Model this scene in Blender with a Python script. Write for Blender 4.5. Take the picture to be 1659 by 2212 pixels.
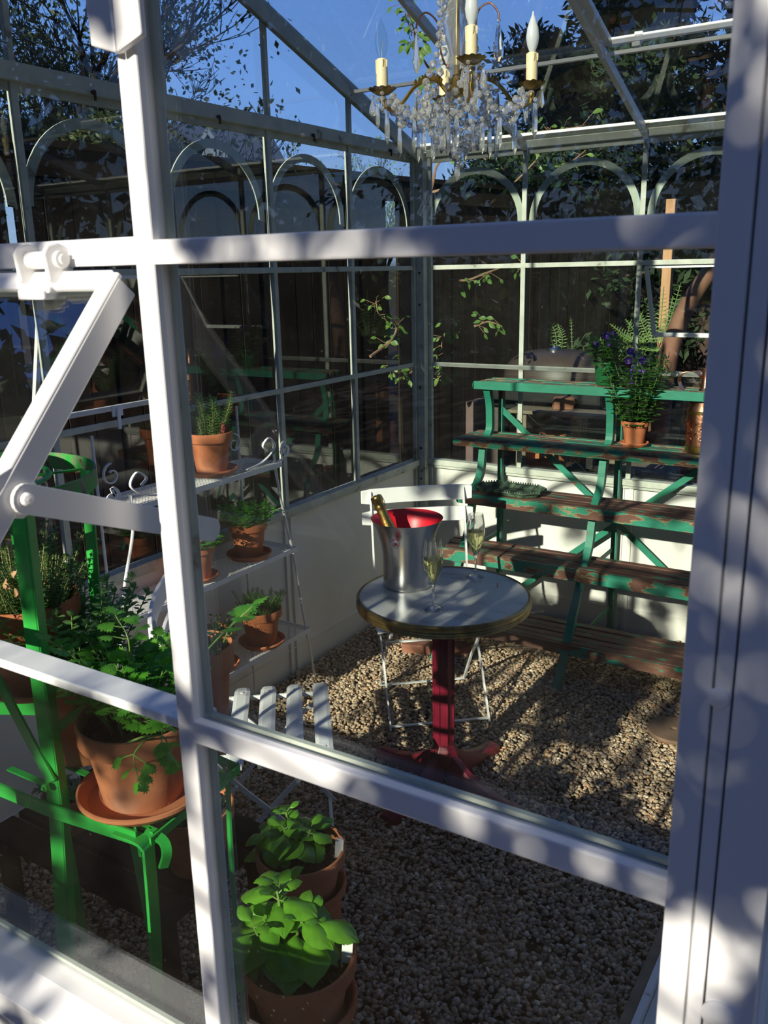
import bpy, math, random
import numpy as np
from mathutils import Vector, Matrix
random.seed(7); rng = np.random.default_rng(7)
PI = math.pi
D = bpy.data
C = bpy.context.scene.collection
for o in list(D.objects): D.objects.remove(o, do_unlink=True)

# ------------------------------------------------------------------ camera
YAW, PITCH, ROLL, FPX = 0.5601, 0.2680, 0.0211, 1890.13
CAM = Vector((0, 0, 1.8))
fw = Vector((-math.sin(YAW)*math.cos(PITCH), math.cos(YAW)*math.cos(PITCH), -math.sin(PITCH)))
r0 = Vector((math.cos(YAW), math.sin(YAW), 0)); d0 = fw.cross(r0)
RT = math.cos(ROLL)*r0 + math.sin(ROLL)*d0
DN = -math.sin(ROLL)*r0 + math.cos(ROLL)*d0
cam = D.cameras.new('camera'); camo = D.objects.new('camera', cam); C.objects.link(camo)
m = Matrix((RT, -DN, -fw)).transposed().to_4x4(); m.translation = CAM
camo.matrix_world = m
cam.sensor_fit = 'VERTICAL'; cam.sensor_height = 24.0; cam.lens = FPX/2212*24.0
cam.clip_start = 0.02; cam.clip_end = 300
cam.dof.use_dof = True; cam.dof.focus_distance = 2.7; cam.dof.aperture_fstop = 10.8
bpy.context.scene.camera = camo
def at(px, py, depth):      # point on a sight line, 'depth' metres along the view axis
    return CAM + depth*(fw + RT*((px-829.5)/FPX) + DN*((py-1106.0)/FPX))
def onY(px, py, Y):
    d = fw + RT*((px-829.5)/FPX) + DN*((py-1106.0)/FPX); return CAM + d*(Y/d.y)

# ------------------------------------------------------------------ light
SUNDIR = Vector((0.020, 0.905, -0.389)).normalized()
w = D.worlds.new('world'); bpy.context.scene.world = w; w.use_nodes = True
nt = w.node_tree; nt.nodes.clear()
out = nt.nodes.new('ShaderNodeOutputWorld'); bg = nt.nodes.new('ShaderNodeBackground')
tcw = nt.nodes.new('ShaderNodeTexCoord'); spx = nt.nodes.new('ShaderNodeSeparateXYZ'); rw = nt.nodes.new('ShaderNodeValToRGB')
nt.links.new(tcw.outputs['Generated'], spx.inputs[0]); nt.links.new(spx.outputs['Z'], rw.inputs[0]); nt.links.new(rw.outputs[0], bg.inputs[0])
while len(rw.color_ramp.elements) < 5: rw.color_ramp.elements.new(.5)
for e_, (p_, c_) in zip(rw.color_ramp.elements, [(0.0, (.05, .05, .045)), (.02, (.45, .60, .88)), (.15, (.23, .43, .98)), (.42, (.115, .28, .90)), (1.0, (.045, .13, .50))]): e_.position = p_; e_.color = (*c_, 1)
bg.inputs[1].default_value = 1.0
nt.links.new(bg.outputs[0], out.inputs[0])
sun = D.lights.new('sun', 'SUN'); sun.energy = 7.5; sun.angle = math.radians(0.6); sun.color = (1.0, 0.93, 0.80)
suno = D.objects.new('sun', sun); C.objects.link(suno)
suno.rotation_euler = SUNDIR.to_track_quat('-Z', 'Y').to_euler(); suno.location = (0, -4, 6)
vs = bpy.context.scene.view_settings
vs.view_transform = 'Standard'; vs.look = 'None'; vs.exposure = 0.0; vs.gamma = 1.0; vs.use_curve_mapping = False

# ------------------------------------------------------------------ materials
MATS = {}
def newmat(name):
    m = D.materials.new(name); m.use_nodes = True; m.node_tree.nodes.clear(); MATS[name] = m
    nt = m.node_tree; o = nt.nodes.new('ShaderNodeOutputMaterial'); return m, nt, o
def node(nt, t, **k):
    n = nt.nodes.new(t)
    for a, b in k.items(): setattr(n, a, b)
    return n
def ramp(nt, stops, interp='LINEAR'):
    r = nt.nodes.new('ShaderNodeValToRGB'); cr = r.color_ramp; cr.interpolation = interp
    while len(cr.elements) < len(stops): cr.elements.new(0.5)
    for e, (p, c) in zip(cr.elements, stops): e.position = p; e.color = (*c, 1)
    return r
def noise(nt, scale, detail=4, rough=.55, stretch=None):
    tc = nt.nodes.new('ShaderNodeTexCoord'); n = nt.nodes.new('ShaderNodeTexNoise')
    n.inputs['Scale'].default_value = scale; n.inputs['Detail'].default_value = detail; n.inputs['Roughness'].default_value = rough
    if stretch:
        mp = nt.nodes.new('ShaderNodeMapping'); mp.inputs['Scale'].default_value = stretch
        nt.links.new(tc.outputs['Object'], mp.inputs[0]); nt.links.new(mp.outputs[0], n.inputs['Vector'])
    else: nt.links.new(tc.outputs['Object'], n.inputs['Vector'])
    return n
def mat(name, stops, scale=8, rough=.5, metal=0, spec=.5, bump=0, bscale=None, stretch=None, interp='LINEAR', transl=0, detail=5, coat=0):
    m, nt, o = newmat(name)
    p = node(nt, 'ShaderNodeBsdfPrincipled'); p.inputs['Roughness'].default_value = rough
    p.inputs['Metallic'].default_value = metal; p.inputs['Specular IOR Level'].default_value = spec
    p.inputs['Coat Weight'].default_value = coat
    if len(stops) == 1: p.inputs['Base Color'].default_value = (*stops[0], 1); col = None
    else:
        n = noise(nt, scale, detail, stretch=stretch)
        if not isinstance(stops[0][1], tuple): stops = [(.3+.4*i/(len(stops)-1), c) for i, c in enumerate(stops)]
        r = ramp(nt, stops, interp); nt.links.new(n.outputs['Fac'], r.inputs[0]); nt.links.new(r.outputs[0], p.inputs['Base Color']); col = r.outputs[0]
    if bump:
        n2 = noise(nt, bscale or scale*4, 4); b = node(nt, 'ShaderNodeBump'); b.inputs['Strength'].default_value = bump; b.inputs['Distance'].default_value = .002
        nt.links.new(n2.outputs['Fac'], b.inputs['Height']); nt.links.new(b.outputs[0], p.inputs['Normal'])
    last = p.outputs[0]
    if transl:
        t = node(nt, 'ShaderNodeBsdfTranslucent'); mx = node(nt, 'ShaderNodeMixShader'); mx.inputs[0].default_value = transl
        if col:
            hs = node(nt, 'ShaderNodeHueSaturation'); hs.inputs['Value'].default_value = 1.6; hs.inputs['Hue'].default_value = .485
            nt.links.new(col, hs.inputs['Color']); nt.links.new(hs.outputs[0], t.inputs[0])
        else: t.inputs[0].default_value = (*[min(1, 1.5*x) for x in stops[0]], 1)
        nt.links.new(last, mx.inputs[1]); nt.links.new(t.outputs[0], mx.inputs[2]); last = mx.outputs[0]
    nt.links.new(last, o.inputs[0]); return m
M_white = mat('white_paint', [(.27, (.42, .36, .28)), (.31, (.80, .79, .76)), (.6, (.86, .85, .82))], 9, .38, bump=.12, bscale=30)
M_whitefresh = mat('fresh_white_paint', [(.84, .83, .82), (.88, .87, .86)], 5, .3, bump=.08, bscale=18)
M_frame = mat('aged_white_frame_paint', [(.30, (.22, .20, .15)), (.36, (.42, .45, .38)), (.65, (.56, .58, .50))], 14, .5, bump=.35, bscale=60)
M_panel = mat('white_wall_panel', [(.35, (.70, .68, .62)), (.65, (.80, .78, .73))], 2.2, .45, bump=.1, bscale=10)
M_green = mat('bright_green_enamel', [(.27, (.05, .03, .015)), (.30, (.025, .33, .045)), (.65, (.035, .42, .06))], 16, .35, bump=.15, bscale=60)
M_teal = mat('teal_paint', [(.33, (.16, .07, .04)), (.36, (.015, .17, .10)), (.7, (.02, .23, .14))], 12, .5, bump=.3, bscale=60, stretch=(.5, 1, 1))
M_tealchip = mat('chipped_teal_paint', [(.46, (.13, .055, .035)), (.50, (.30, .22, .10)), (.52, (.02, .20, .12)), (.7, (.02, .25, .15))], 26, .6, bump=.5, bscale=80, stretch=(.35, 1.2, 1))
M_rustshelf = mat('rusty_brown_worn_paint', [(.40, (.09, .04, .028)), (.60, (.16, .07, .042)), (.625, (.02, .22, .14))], 22, .7, bump=.5, bscale=80, stretch=(.4, 1.3, 1))
M_terra = mat('terracotta', [(.30, (.40, .12, .045)), (.5, (.52, .17, .07)), (.72, (.62, .26, .13))], 7, .8, spec=.2, bump=.25, bscale=60)
M_terraold = mat('weathered_terracotta', [(.28, (.22, .12, .06)), (.42, (.48, .17, .075)), (.58, (.56, .21, .10)), (.8, (.66, .42, .30))], 5, .85, spec=.15, bump=.3, bscale=50)
M_soil = mat('potting_soil', [(.3, (.012, .008, .006)), (.62, (.045, .03, .02)), (.72, (.3, .26, .2))], 90, .95, spec=.1, bump=1, bscale=120)
M_earth = mat('dark_earth', [(.02, .014, .01), (.06, .042, .028)], 3, .95, spec=.1, bump=.6, bscale=20)  # dark soil and mulch colour
M_marble = mat('grey_veined_marble', [(.3, (.24, .25, .26)), (.45, (.44, .44, .42)), (.7, (.52, .51, .48))], 5, .28, stretch=(1, 2.6, 1), detail=8)
M_brass = mat('tarnished_brass', [(.3, (.13, .08, .03)), (.7, (.50, .34, .12))], 14, .38, metal=1, bump=.2)
M_gold = mat('gilt_metal', [(.35, (.42, .25, .05)), (.7, (.78, .52, .14))], 20, .28, metal=1, bump=.2, bscale=80)
M_copper = mat('copper', [(.35, (.50, .22, .12)), (.7, (.82, .42, .26))], 9, .28, metal=1, bump=.25, bscale=50)
M_steel = mat('brushed_aluminium', [(.35, (.55, .54, .53)), (.7, (.72, .71, .70))], 4, .28, metal=1, stretch=(3, 3, .6), bump=.08)
M_red = mat('red_enamel', [(.62, .01, .025)], rough=.4)
M_crimson = mat('dark_red_paint', [(.3, (.10, .008, .012)), (.6, (.22, .008, .03))], 9, .42, bump=.2)
M_foil = mat('gold_bottle_foil', [(.4, (.55, .36, .10)), (.7, (.72, .50, .17))], 30, .33, metal=1, bump=.5, bscale=90)
M_darkfoil = mat('black_neck_band', [(.02, .015, .012)], rough=.35)
M_bottle = mat('dark_green_bottle', [(.01, .025, .012)], rough=.1)
M_tray = mat('corroded_green_iron', [(.4, (.015, .02, .012)), (.55, (.06, .12, .07)), (.7, (.16, .22, .14))], 30, .7, bump=.25, bscale=90)
M_wax = mat('cream_candle_sleeve', [(.78, .62, .36), (.82, .67, .42)], 12, .45)
M_plasticgreen = mat('green_plastic', [(.01, .10, .03)], rough=.35)
M_tag = mat('white_plastic_tag', [(.8, .8, .78)], rough=.4)
M_tagred = mat('crimson_print', [(.5, .03, .08)], rough=.4)
M_tagorange = mat('orange_plastic_tag', [(.85, .25, .06)], rough=.4)
M_fence = mat('dark_brown_fence_wood', [(.3, (.012, .008, .006)), (.7, (.026, .018, .013))], 3, .9, spec=.15, stretch=(6, 6, .5), bump=.4, bscale=25)
M_plank = mat('greyed_wood', [(.20, .15, .10), (.30, .23, .16)], 6, .85, stretch=(4, 4, .6))
M_post = mat('raw_pine_post', [(.42, .22, .10), (.55, .32, .17)], 5, .8, stretch=(4, 4, .5))
M_bark = mat('dark_bark', [(.035, .026, .02), (.09, .065, .05)], 12, .95, spec=.1, bump=.6)
M_barkred = mat('smooth_reddish_bark', [(.35, (.20, .08, .05)), (.7, (.42, .20, .13))], 4, .75, bump=.2)
M_twig = mat('brown_vine_stem', [(.22, .12, .07), (.36, .22, .13)], 20, .8)
M_roof = mat('navy_roof_shingle', [(.012, .016, .035), (.02, .026, .05)], 12, .9)
M_siding = mat('blue_grey_siding', [(.08, .10, .14)], rough=.8)
M_grill = mat('brown_grill_enamel', [(.055, .035, .03), (.085, .055, .045)], 4, .45)
M_black = mat('black_metal', [(.012, .012, .012)], rough=.5)
M_rubble = mat('red_brick_piece', [(.30, .12, .07), (.42, .18, .11)], 12, .9, bump=.4)
M_dryleaf = mat('dry_tan_leaf', [(.50, .27, .12), (.62, .38, .2)], 12, .8, transl=.2)
M_purple = mat('violet_petal', [(.3, (.09, .02, .30)), (.7, (.20, .06, .50))], 60, .6, transl=.25)
M_petalwhite = mat('pale_flower_centre', [(.85, .75, .45)], rough=.6)
def leafmat(n, a, b, tr=.35, rough=.42, sc=18): return mat(n, [a, b], sc, rough, spec=.45, transl=tr)
M_basil = leafmat('basil_green', (.075, .25, .018), (.18, .42, .04), .3, .26, 14)
M_parsley = leafmat('parsley_green', (.06, .27, .02), (.16, .44, .05))
M_thyme = leafmat('thyme_green', (.055, .15, .03), (.15, .27, .07))
M_oregano = leafmat('oregano_green', (.09, .23, .05), (.22, .38, .13))
M_sage = leafmat('sage_grey_green', (.10, .17, .08), (.20, .29, .15))
M_dark = leafmat('dark_herb_green', (.02, .07, .015), (.06, .15, .03))
M_viola = leafmat('viola_leaf_green', (.04, .15, .02), (.11, .27, .05))
M_fern = leafmat('fern_yellow_green', (.11, .20, .025), (.22, .34, .05))
M_vine = leafmat('vine_leaf_green', (.08, .19, .03), (.22, .36, .08))
M_ever = leafmat('evergreen_foliage', (.012, .030, .012), (.035, .070, .022), .15, .7, 3)
M_decid = leafmat('spring_tree_leaves', (.05, .07, .02), (.12, .16, .05), .3, .6, 3)
M_stem = mat('green_stem', [(.13, .26, .05), (.22, .34, .08)], 20, .5, transl=.1)
M_wood_stem = mat('woody_herb_stem', [(.16, .13, .05), (.28, .26, .1)], 20, .7)

def glassmat(name, dirt=.02, tint=(.95, .975, .96), spots=0.0, film=1.0):
    m, nt, o = newmat(name)
    tr = node(nt, 'ShaderNodeBsdfTransparent'); tr.inputs[0].default_value = (*tint, 1)
    gl = node(nt, 'ShaderNodeBsdfGlossy'); gl.inputs['Roughness'].default_value = .0
    fr = node(nt, 'ShaderNodeFresnel'); ge = node(nt, 'ShaderNodeNewGeometry')     # same reflectance on both faces of the pane
    io = node(nt, 'ShaderNodeMapRange'); io.inputs['To Min'].default_value = 1.5; io.inputs['To Max'].default_value = 1/1.5
    nt.links.new(ge.outputs['Backfacing'], io.inputs['Value']); nt.links.new(io.outputs[0], fr.inputs[0])
    mx = node(nt, 'ShaderNodeMixShader'); nt.links.new(fr.outputs[0], mx.inputs[0]); nt.links.new(tr.outputs[0], mx.inputs[1]); nt.links.new(gl.outputs[0], mx.inputs[2])
    df = node(nt, 'ShaderNodeBsdfDiffuse'); df.inputs[0].default_value = (.6, .6, .56, 1)
    n = noise(nt, 3.0, 6, .65); r = ramp(nt, [(.40, (0, 0, 0)), (.75, (film, film, film))]); nt.links.new(n.outputs['Fac'], r.inputs[0])
    mt = node(nt, 'ShaderNodeMath', operation='MULTIPLY_ADD'); mt.inputs[1].default_value = dirt; mt.inputs[2].default_value = dirt*.25
    nt.links.new(r.outputs[0], mt.inputs[0]); fac = mt.outputs[0]
    if spots:
        tc = nt.nodes.new('ShaderNodeTexCoord'); v = node(nt, 'ShaderNodeTexVoronoi'); v.inputs['Scale'].default_value = 55; v.inputs['Randomness'].default_value = 1
        nt.links.new(tc.outputs['Object'], v.inputs['Vector'])
        r2 = ramp(nt, [(.07, (1, 1, 1)), (.10, (0, 0, 0))]); nt.links.new(v.outputs['Distance'], r2.inputs[0])
        n3 = noise(nt, 6, 2); r3 = ramp(nt, [(.55, (0, 0, 0)), (.62, (1, 1, 1))]); nt.links.new(n3.outputs['Fac'], r3.inputs[0])
        mm = node(nt, 'ShaderNodeMath', operation='MULTIPLY'); nt.links.new(r2.outputs[0], mm.inputs[0]); nt.links.new(r3.outputs[0], mm.inputs[1])
        ma = node(nt, 'ShaderNodeMath', operation='MULTIPLY_ADD'); ma.inputs[1].default_value = spots; nt.links.new(mm.outputs[0], ma.inputs[0]); nt.links.new(fac, ma.inputs[2]); fac = ma.outputs[0]
    m2 = node(nt, 'ShaderNodeMixShader'); nt.links.new(fac, m2.inputs[0]); nt.links.new(mx.outputs[0], m2.inputs[1]); nt.links.new(df.outputs[0], m2.inputs[2])
    nt.links.new(m2.outputs[0], o.inputs[0]); return m
M_glass = glassmat('clear_window_glass', .006)
M_glassnear = glassmat('splashed_window_glass', .003, spots=.06)
M_roofglass = glassmat('dusty_roof_glass', .03)
M_bulb = glassmat('clear_bulb_glass', .0)
M_thin = glassmat('wine_glass', .0, (.97, .98, .97))
def refr(name, col, ior, rough=0.0, mixt=0.0):
    m, nt, o = newmat(name); g = node(nt, 'ShaderNodeBsdfGlass'); g.inputs['Color'].default_value = (*col, 1); g.inputs['IOR'].default_value = ior; g.inputs['Roughness'].default_value = rough
    last = g.outputs[0]
    if mixt:
        t = node(nt, 'ShaderNodeBsdfTransparent'); mx = node(nt, 'ShaderNodeMixShader'); mx.inputs[0].default_value = mixt
        nt.links.new(last, mx.inputs[1]); nt.links.new(t.outputs[0], mx.inputs[2]); last = mx.outputs[0]
    nt.links.new(last, o.inputs[0]); return m
M_crystal = refr('cut_crystal', (.97, .97, .97), 1.55, 0, .12)
def crystalmat():
    m, nt, o = newmat('chandelier_crystal'); g = node(nt, 'ShaderNodeBsdfGlass'); g.inputs['IOR'].default_value = 1.6
    d = node(nt, 'ShaderNodeBsdfDiffuse'); d.inputs[0].default_value = (.9, .87, .82, 1); t = node(nt, 'ShaderNodeBsdfTransparent')  # white diffuse share stands in for sun sparkle on the clear crystal
    a = node(nt, 'ShaderNodeMixShader'); a.inputs[0].default_value = .14; b = node(nt, 'ShaderNodeMixShader'); b.inputs[0].default_value = .12
    nt.links.new(g.outputs[0], a.inputs[1]); nt.links.new(d.outputs[0], a.inputs[2]); nt.links.new(a.outputs[0], b.inputs[1]); nt.links.new(t.outputs[0], b.inputs[2]); nt.links.new(b.outputs[0], o.inputs[0]); return m
M_sparklecrystal = crystalmat()
M_wine = refr('pale_sparkling_wine', (.94, .92, .62), 1.33, 0, .05)
M_frost = mat('frosted_bulb_glass', [(.80, .82, .84)], rough=.3, transl=.4)

# ------------------------------------------------------------------ mesh helpers
ORG = {}
class MB:
    def __init__(s): s.v = []; s.f = []; s.m = []
    def add(s, vs, fs, mi=0):
        b = len(s.v); s.v += [tuple(v) for v in vs]; s.f += [tuple(i+b for i in f) for f in fs]; s.m += [mi]*len(fs); return s
    def mm(s, a, b, mi=0):
        x0, y0, z0 = a; x1, y1, z1 = b
        return s.add([(x0,y0,z0),(x1,y0,z0),(x1,y1,z0),(x0,y1,z0),(x0,y0,z1),(x1,y0,z1),(x1,y1,z1),(x0,y1,z1)],
              [(0,3,2,1),(4,5,6,7),(0,1,5,4),(1,2,6,5),(2,3,7,6),(3,0,4,7)], mi)
    def bar(s, p, q, w, t, up=(0,0,1), mi=0):      # w across, t along 'up'
        p = Vector(p); q = Vector(q); d = (q-p).normalized(); u = Vector(up); x = d.cross(u)
        if x.length < 1e-4: x = d.cross(Vector((1,0,0)))
        x.normalize(); y = x.cross(d).normalized(); vs = []
        for c in (p, q):
            for a, b in ((-1,-1),(1,-1),(1,1),(-1,1)): vs.append(c + x*(a*w/2) + y*(b*t/2))
        return s.add(vs, [(0,1,2,3)[::-1],(4,5,6,7),(0,1,5,4),(1,2,6,5),(2,3,7,6),(3,0,4,7)], mi)
    def tube(s, pts, r, seg=8, mi=0, cap=True):
        pts = [Vector(p) for p in pts]; n = len(pts); vs = []; fs = []
        rs = r if isinstance(r, (list, tuple)) else [r]*n
        t = (pts[1]-pts[0]).normalized(); a = t.orthogonal().normalized()
        for i, p in enumerate(pts):
            t = (pts[min(i+1, n-1)]-pts[max(i-1, 0)]).normalized()
            a = (a - t*a.dot(t)); a = a.normalized() if a.length > 1e-6 else t.orthogonal().normalized(); b = t.cross(a)
            for k in range(seg):
                th = 2*PI*k/seg; vs.append(p + (a*math.cos(th)+b*math.sin(th))*rs[i])
        for i in range(n-1):
            for k in range(seg): fs.append((i*seg+k, i*seg+(k+1)%seg, (i+1)*seg+(k+1)%seg, (i+1)*seg+k))
        if cap: fs.append(tuple(range(seg))[::-1]); fs.append(tuple((n-1)*seg+k for k in range(seg)))
        return s.add(vs, fs, mi)
    def ribbon(s, pts, w, t, up=(0,0,1), mi=0, closed=False):   # flat bar swept on a path; width along up
        pts = [Vector(p) for p in pts]; n = len(pts); vs = []; fs = []; U = Vector(up)
        for i, p in enumerate(pts):
            a = pts[(i-1) % n] if closed else pts[max(i-1, 0)]; b = pts[(i+1) % n] if closed else pts[min(i+1, n-1)]
            d = (b-a).normalized(); x = d.cross(U); x.normalize(); y = x.cross(d).normalized()
            for aa, bb in ((-1,-1),(1,-1),(1,1),(-1,1)): vs.append(p + x*(aa*t/2) + y*(bb*w/2))
        for i in range(n if closed else n-1):
            j = (i+1) % n
            for k in range(4): fs.append((i*4+k, i*4+(k+1) % 4, j*4+(k+1) % 4, j*4+k))
        if not closed: fs += [(3,2,1,0), tuple((n-1)*4+k for k in range(4))]
        return s.add(vs, fs, mi)
    def lathe(s, prof, c=(0,0,0), seg=32, mi=0, axis=None, closed=False, caps=True):
        vs = []; fs = []; n = len(prof); c = Vector(c)
        M = Vector((0,0,1)).rotation_difference(Vector(axis)).to_matrix() if axis else None
        for r, z in prof:
            for k in range(seg):
                th = 2*PI*k/seg; p = Vector((r*math.cos(th), r*math.sin(th), z))
                vs.append(c + (M @ p if M else p))
        for i in range(n if closed else n-1):
            j = (i+1) % n
            for k in range(seg): fs.append((i*seg+k, i*seg+(k+1) % seg, j*seg+(k+1) % seg, j*seg+k))
        if not closed and caps:
            if prof[0][0] > 1e-5: fs.append(tuple(range(seg))[::-1])
            if prof[-1][0] > 1e-5: fs.append(tuple((n-1)*seg+k for k in range(seg)))
        return s.add(vs, fs, mi)
    def prism(s, poly, o, ux, uy, depth, mi=0):     # 2D outline extruded both sides
        o = Vector(o); ux = Vector(ux); uy = Vector(uy); nn = ux.cross(uy).normalized()*depth/2; n = len(poly)
        vs = [o+ux*a+uy*b-nn for a, b in poly]+[o+ux*a+uy*b+nn for a, b in poly]
        fs = [tuple(range(n))[::-1], tuple(range(n, 2*n))]+[(i, (i+1) % n, n+(i+1) % n, n+i) for i in range(n)]
        return s.add(vs, fs, mi)
    def build(s, name, mats, parent=None, smooth=False, auto=True, bevel=0):
        me = D.meshes.new(name); org = Vector((0,0,0)); p = parent
        while p is not None:
            if p.type == 'EMPTY' or p.parent is None: org = Vector(ORG.get(p.name, (0,0,0)))
            p = p.parent
        me.from_pydata([(v[0]-org.x, v[1]-org.y, v[2]-org.z) for v in s.v] if org.length > 0 else s.v, [], s.f)
        mats = mats if isinstance(mats, (list, tuple)) else [mats]
        for m_ in mats: me.materials.append(m_)
        if len(mats) > 1: me.polygons.foreach_set('material_index', s.m)
        if smooth:
            me.polygons.foreach_set('use_smooth', [True]*len(me.polygons))
            if auto: me.set_sharp_from_angle(angle=math.radians(38))
        me.update(); o = D.objects.new(name, me); C.objects.link(o)
        if parent is not None: o.parent = parent
        if bevel:
            b = o.modifiers.new('bevel', 'BEVEL'); b.width = bevel; b.segments = 2; b.limit_method = 'ANGLE'
        return o
def tag(o, label=None, cat=None, group=None, kind=None):
    if label: o['label'] = label
    if cat: o['category'] = cat
    if group: o['group'] = group
    if kind: o['kind'] = kind
    return o
def thing(name, loc, label, cat, group=None, kind=None):
    o = D.objects.new(name, None); C.objects.link(o); o.location = loc; o.empty_display_size = .05
    ORG[o.name] = tuple(loc); return tag(o, label, cat, group, kind)
def catmull(pts, n=8):
    pts = [Vector(p) for p in pts]; P = [pts[0]*2-pts[1]]+pts+[pts[-1]*2-pts[-2]]; o = []
    for i in range(1, len(P)-2):
        for k in range(n):
            t = k/n; a, b, c, d = P[i-1:i+3]
            o.append(.5*((2*b)+(c-a)*t+(2*a-5*b+4*c-d)*t*t+(3*b-a-3*c+d)*t**3))
    o.append(pts[-1]); return o

# ================================================================== SETTING
XL, YB, YN = -2.341, 4.133, 0.613
XR = 1.10
ZS, Z2, Z1, ZE = 0.796, 1.3205, 1.815, 2.36
COLX = [-1.76, -1.19, -.633, -.075, .51]
COLY = [3.505, 2.932, 2.363, 1.778, 1.19]
YR = (YB+YN)/2; ZR = ZE+.339*(YB-YR)
def roofz(y): return ZE+.339*((YB-y) if y > YR else (y-YN))

# ground outside and gravel bed inside
g = MB(); g.add([(-30,-12,-.06),(30,-12,-.06),(30,40,-.06),(-30,40,-.06)], [(0,1,2,3)]); tag(g.build('ground_outside', M_earth), kind='structure', label='dark bare ground outside the greenhouse')
g = MB(); g.mm((XL, YN, -.05), (XR, YB, -.006)); tag(g.build('floor', M_earth), kind='structure')

def solid_panels():
    # lower wall panels and glazing frames
    def lower(name, a, b, out, posts, ztop):     # a->b along the wall, 'out' outward normal
        a = Vector((*a, 0)); b = Vector((*b, 0)); out = Vector((*out, 0)); m_ = MB()
        d = (b-a).normalized()
        m_.bar(a+out*.02+Vector((0,0,ztop/2-.02)), b+out*.02+Vector((0,0,ztop/2-.02)), .03, ztop+.04)
        for p in posts:
            c = a+d*p
            for off in (-.022, .022): m_.bar(c+d*off+Vector((0,0,0)), c+d*off+Vector((0,0,ztop)), .012, .022, up=d)
        m_.bar(a+Vector((0,0,.135))-out*-.004, b+Vector((0,0,.135))-out*-.004, .012, .004)
        return tag(m_.build(name, M_panel, bevel=.001), kind='structure')
    lower('wall_left', (XL, YN), (XL, YB), (-1, 0), [2.932-YN, 1.778-YN], ZS-.02)
    lower('wall_back', (XL, YB), (XR, YB), (0, 1), [1.15, 2.30], ZS-.02)
    lower('wall_right', (XR, YB), (XR, YN), (1, 0), [1.2, 2.4], ZS-.02)
    lower('wall_front', (XL, YN), (-.125, YN), (0, -1), [1.14], ZS+.02)
solid_panels()

def glazed_wall(name, horizontal, pos, outn, cols, ends, rails, top, skip=(), split=False):
    """frame of slim T bars. horizontal: 'X' wall runs along X at y=pos, 'Y' wall runs along Y at x=pos"""
    f = MB()
    def pt(s, z, dep=0): return Vector((s, pos+outn*dep, z)) if horizontal == 'X' else Vector((pos+outn*dep, s, z))
    nrm = Vector((0, outn, 0)) if horizontal == 'X' else Vector((outn, 0, 0))
    a, b = ends
    for c in cols:
        f.bar(pt(c, rails[0]), pt(c, top), .024, .006, up=nrm)          # inner flat
        f.bar(pt(c, rails[0], .014), pt(c, top, .014), .009, .026, up=nrm)
    for z in rails[1:]:
        f.bar(pt(a, z, -.001), pt(b, z, -.001), .022, .006, up=nrm); f.bar(pt(a, z, .014), pt(b, z, .014), .009, .026, up=nrm)
    # sill and eave beams
    f.bar(pt(a, rails[0]-.004, .0), pt(b, rails[0]-.004, .0), .05, .03, up=(0,0,1)); f.bar(pt(a, rails[0]-.025, .0), pt(b, rails[0]-.025, .0), .03, .02)
    f.bar(pt(a, top+.012, .0), pt(b, top+.012, .0), .04, .05); f.bar(pt(a, top-.02, .01), pt(b, top-.02, .01), .014, .035)
    for e in (a, b): f.bar(pt(e, 0), pt(e, top), .05, .05, up=nrm)
    return f
def arches(m_, horizontal, pos, cols, zb=2.012, t=.006, w=.033, top=2.288, gap=.013):
    for a, b in zip(cols[:-1], cols[1:]):
        cx = (a+b)/2; ro = (b-a)/2-gap; ri = ro-w; n = 24; poly = []
        zc = top-ro
        def P(r, th): return (cx+r*math.cos(th), zc+r*math.sin(th))
        outer = [(cx+ro, zb-.01)]+[P(ro, PI*k/n) for k in range(n+1)]+[(cx-ro, zb-.01)]
        inner = [(cx+ri, zb)]+[P(ri, PI*k/n) for k in range(n+1)]+[(cx-ri, zb)]
        L = len(outer); vs = []
        for off in (-t/2, t/2):
            for s, z in outer+inner: vs.append((s, pos+off, z) if horizontal == 'X' else (pos+off, s, z))
        fs = []
        for i in range(L-1):
            fs += [(i, i+1, L+i+1, L+i), (2*L+i, 3*L+i, 3*L+i+1, 2*L+i+1), (i, 2*L+i, 2*L+i+1, i+1), (L+i, L+i+1, 3*L+i+1, 3*L+i)]
        fs += [(0, L, 3*L, 2*L), (L-1, 3*L-1, 4*L-1, 2*L-1)]
        m_.add(vs, fs)
def panes(horizontal, pos, cells, mat_, parent, name='glass_pane'):
    """cells: list of (s0,s1,z0,z1)"""
    m_ = MB()
    for s0, s1, z0, z1 in cells:
        if horizontal == 'X': m_.mm((s0+.004, pos-.0012, z0+.004), (s1-.004, pos+.0012, z1-.004))
        else: m_.mm((pos-.0012, s0+.004, z0+.004), (pos+.0012, s1-.004, z1-.004))
    return m_.build(name, mat_, parent)
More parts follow.
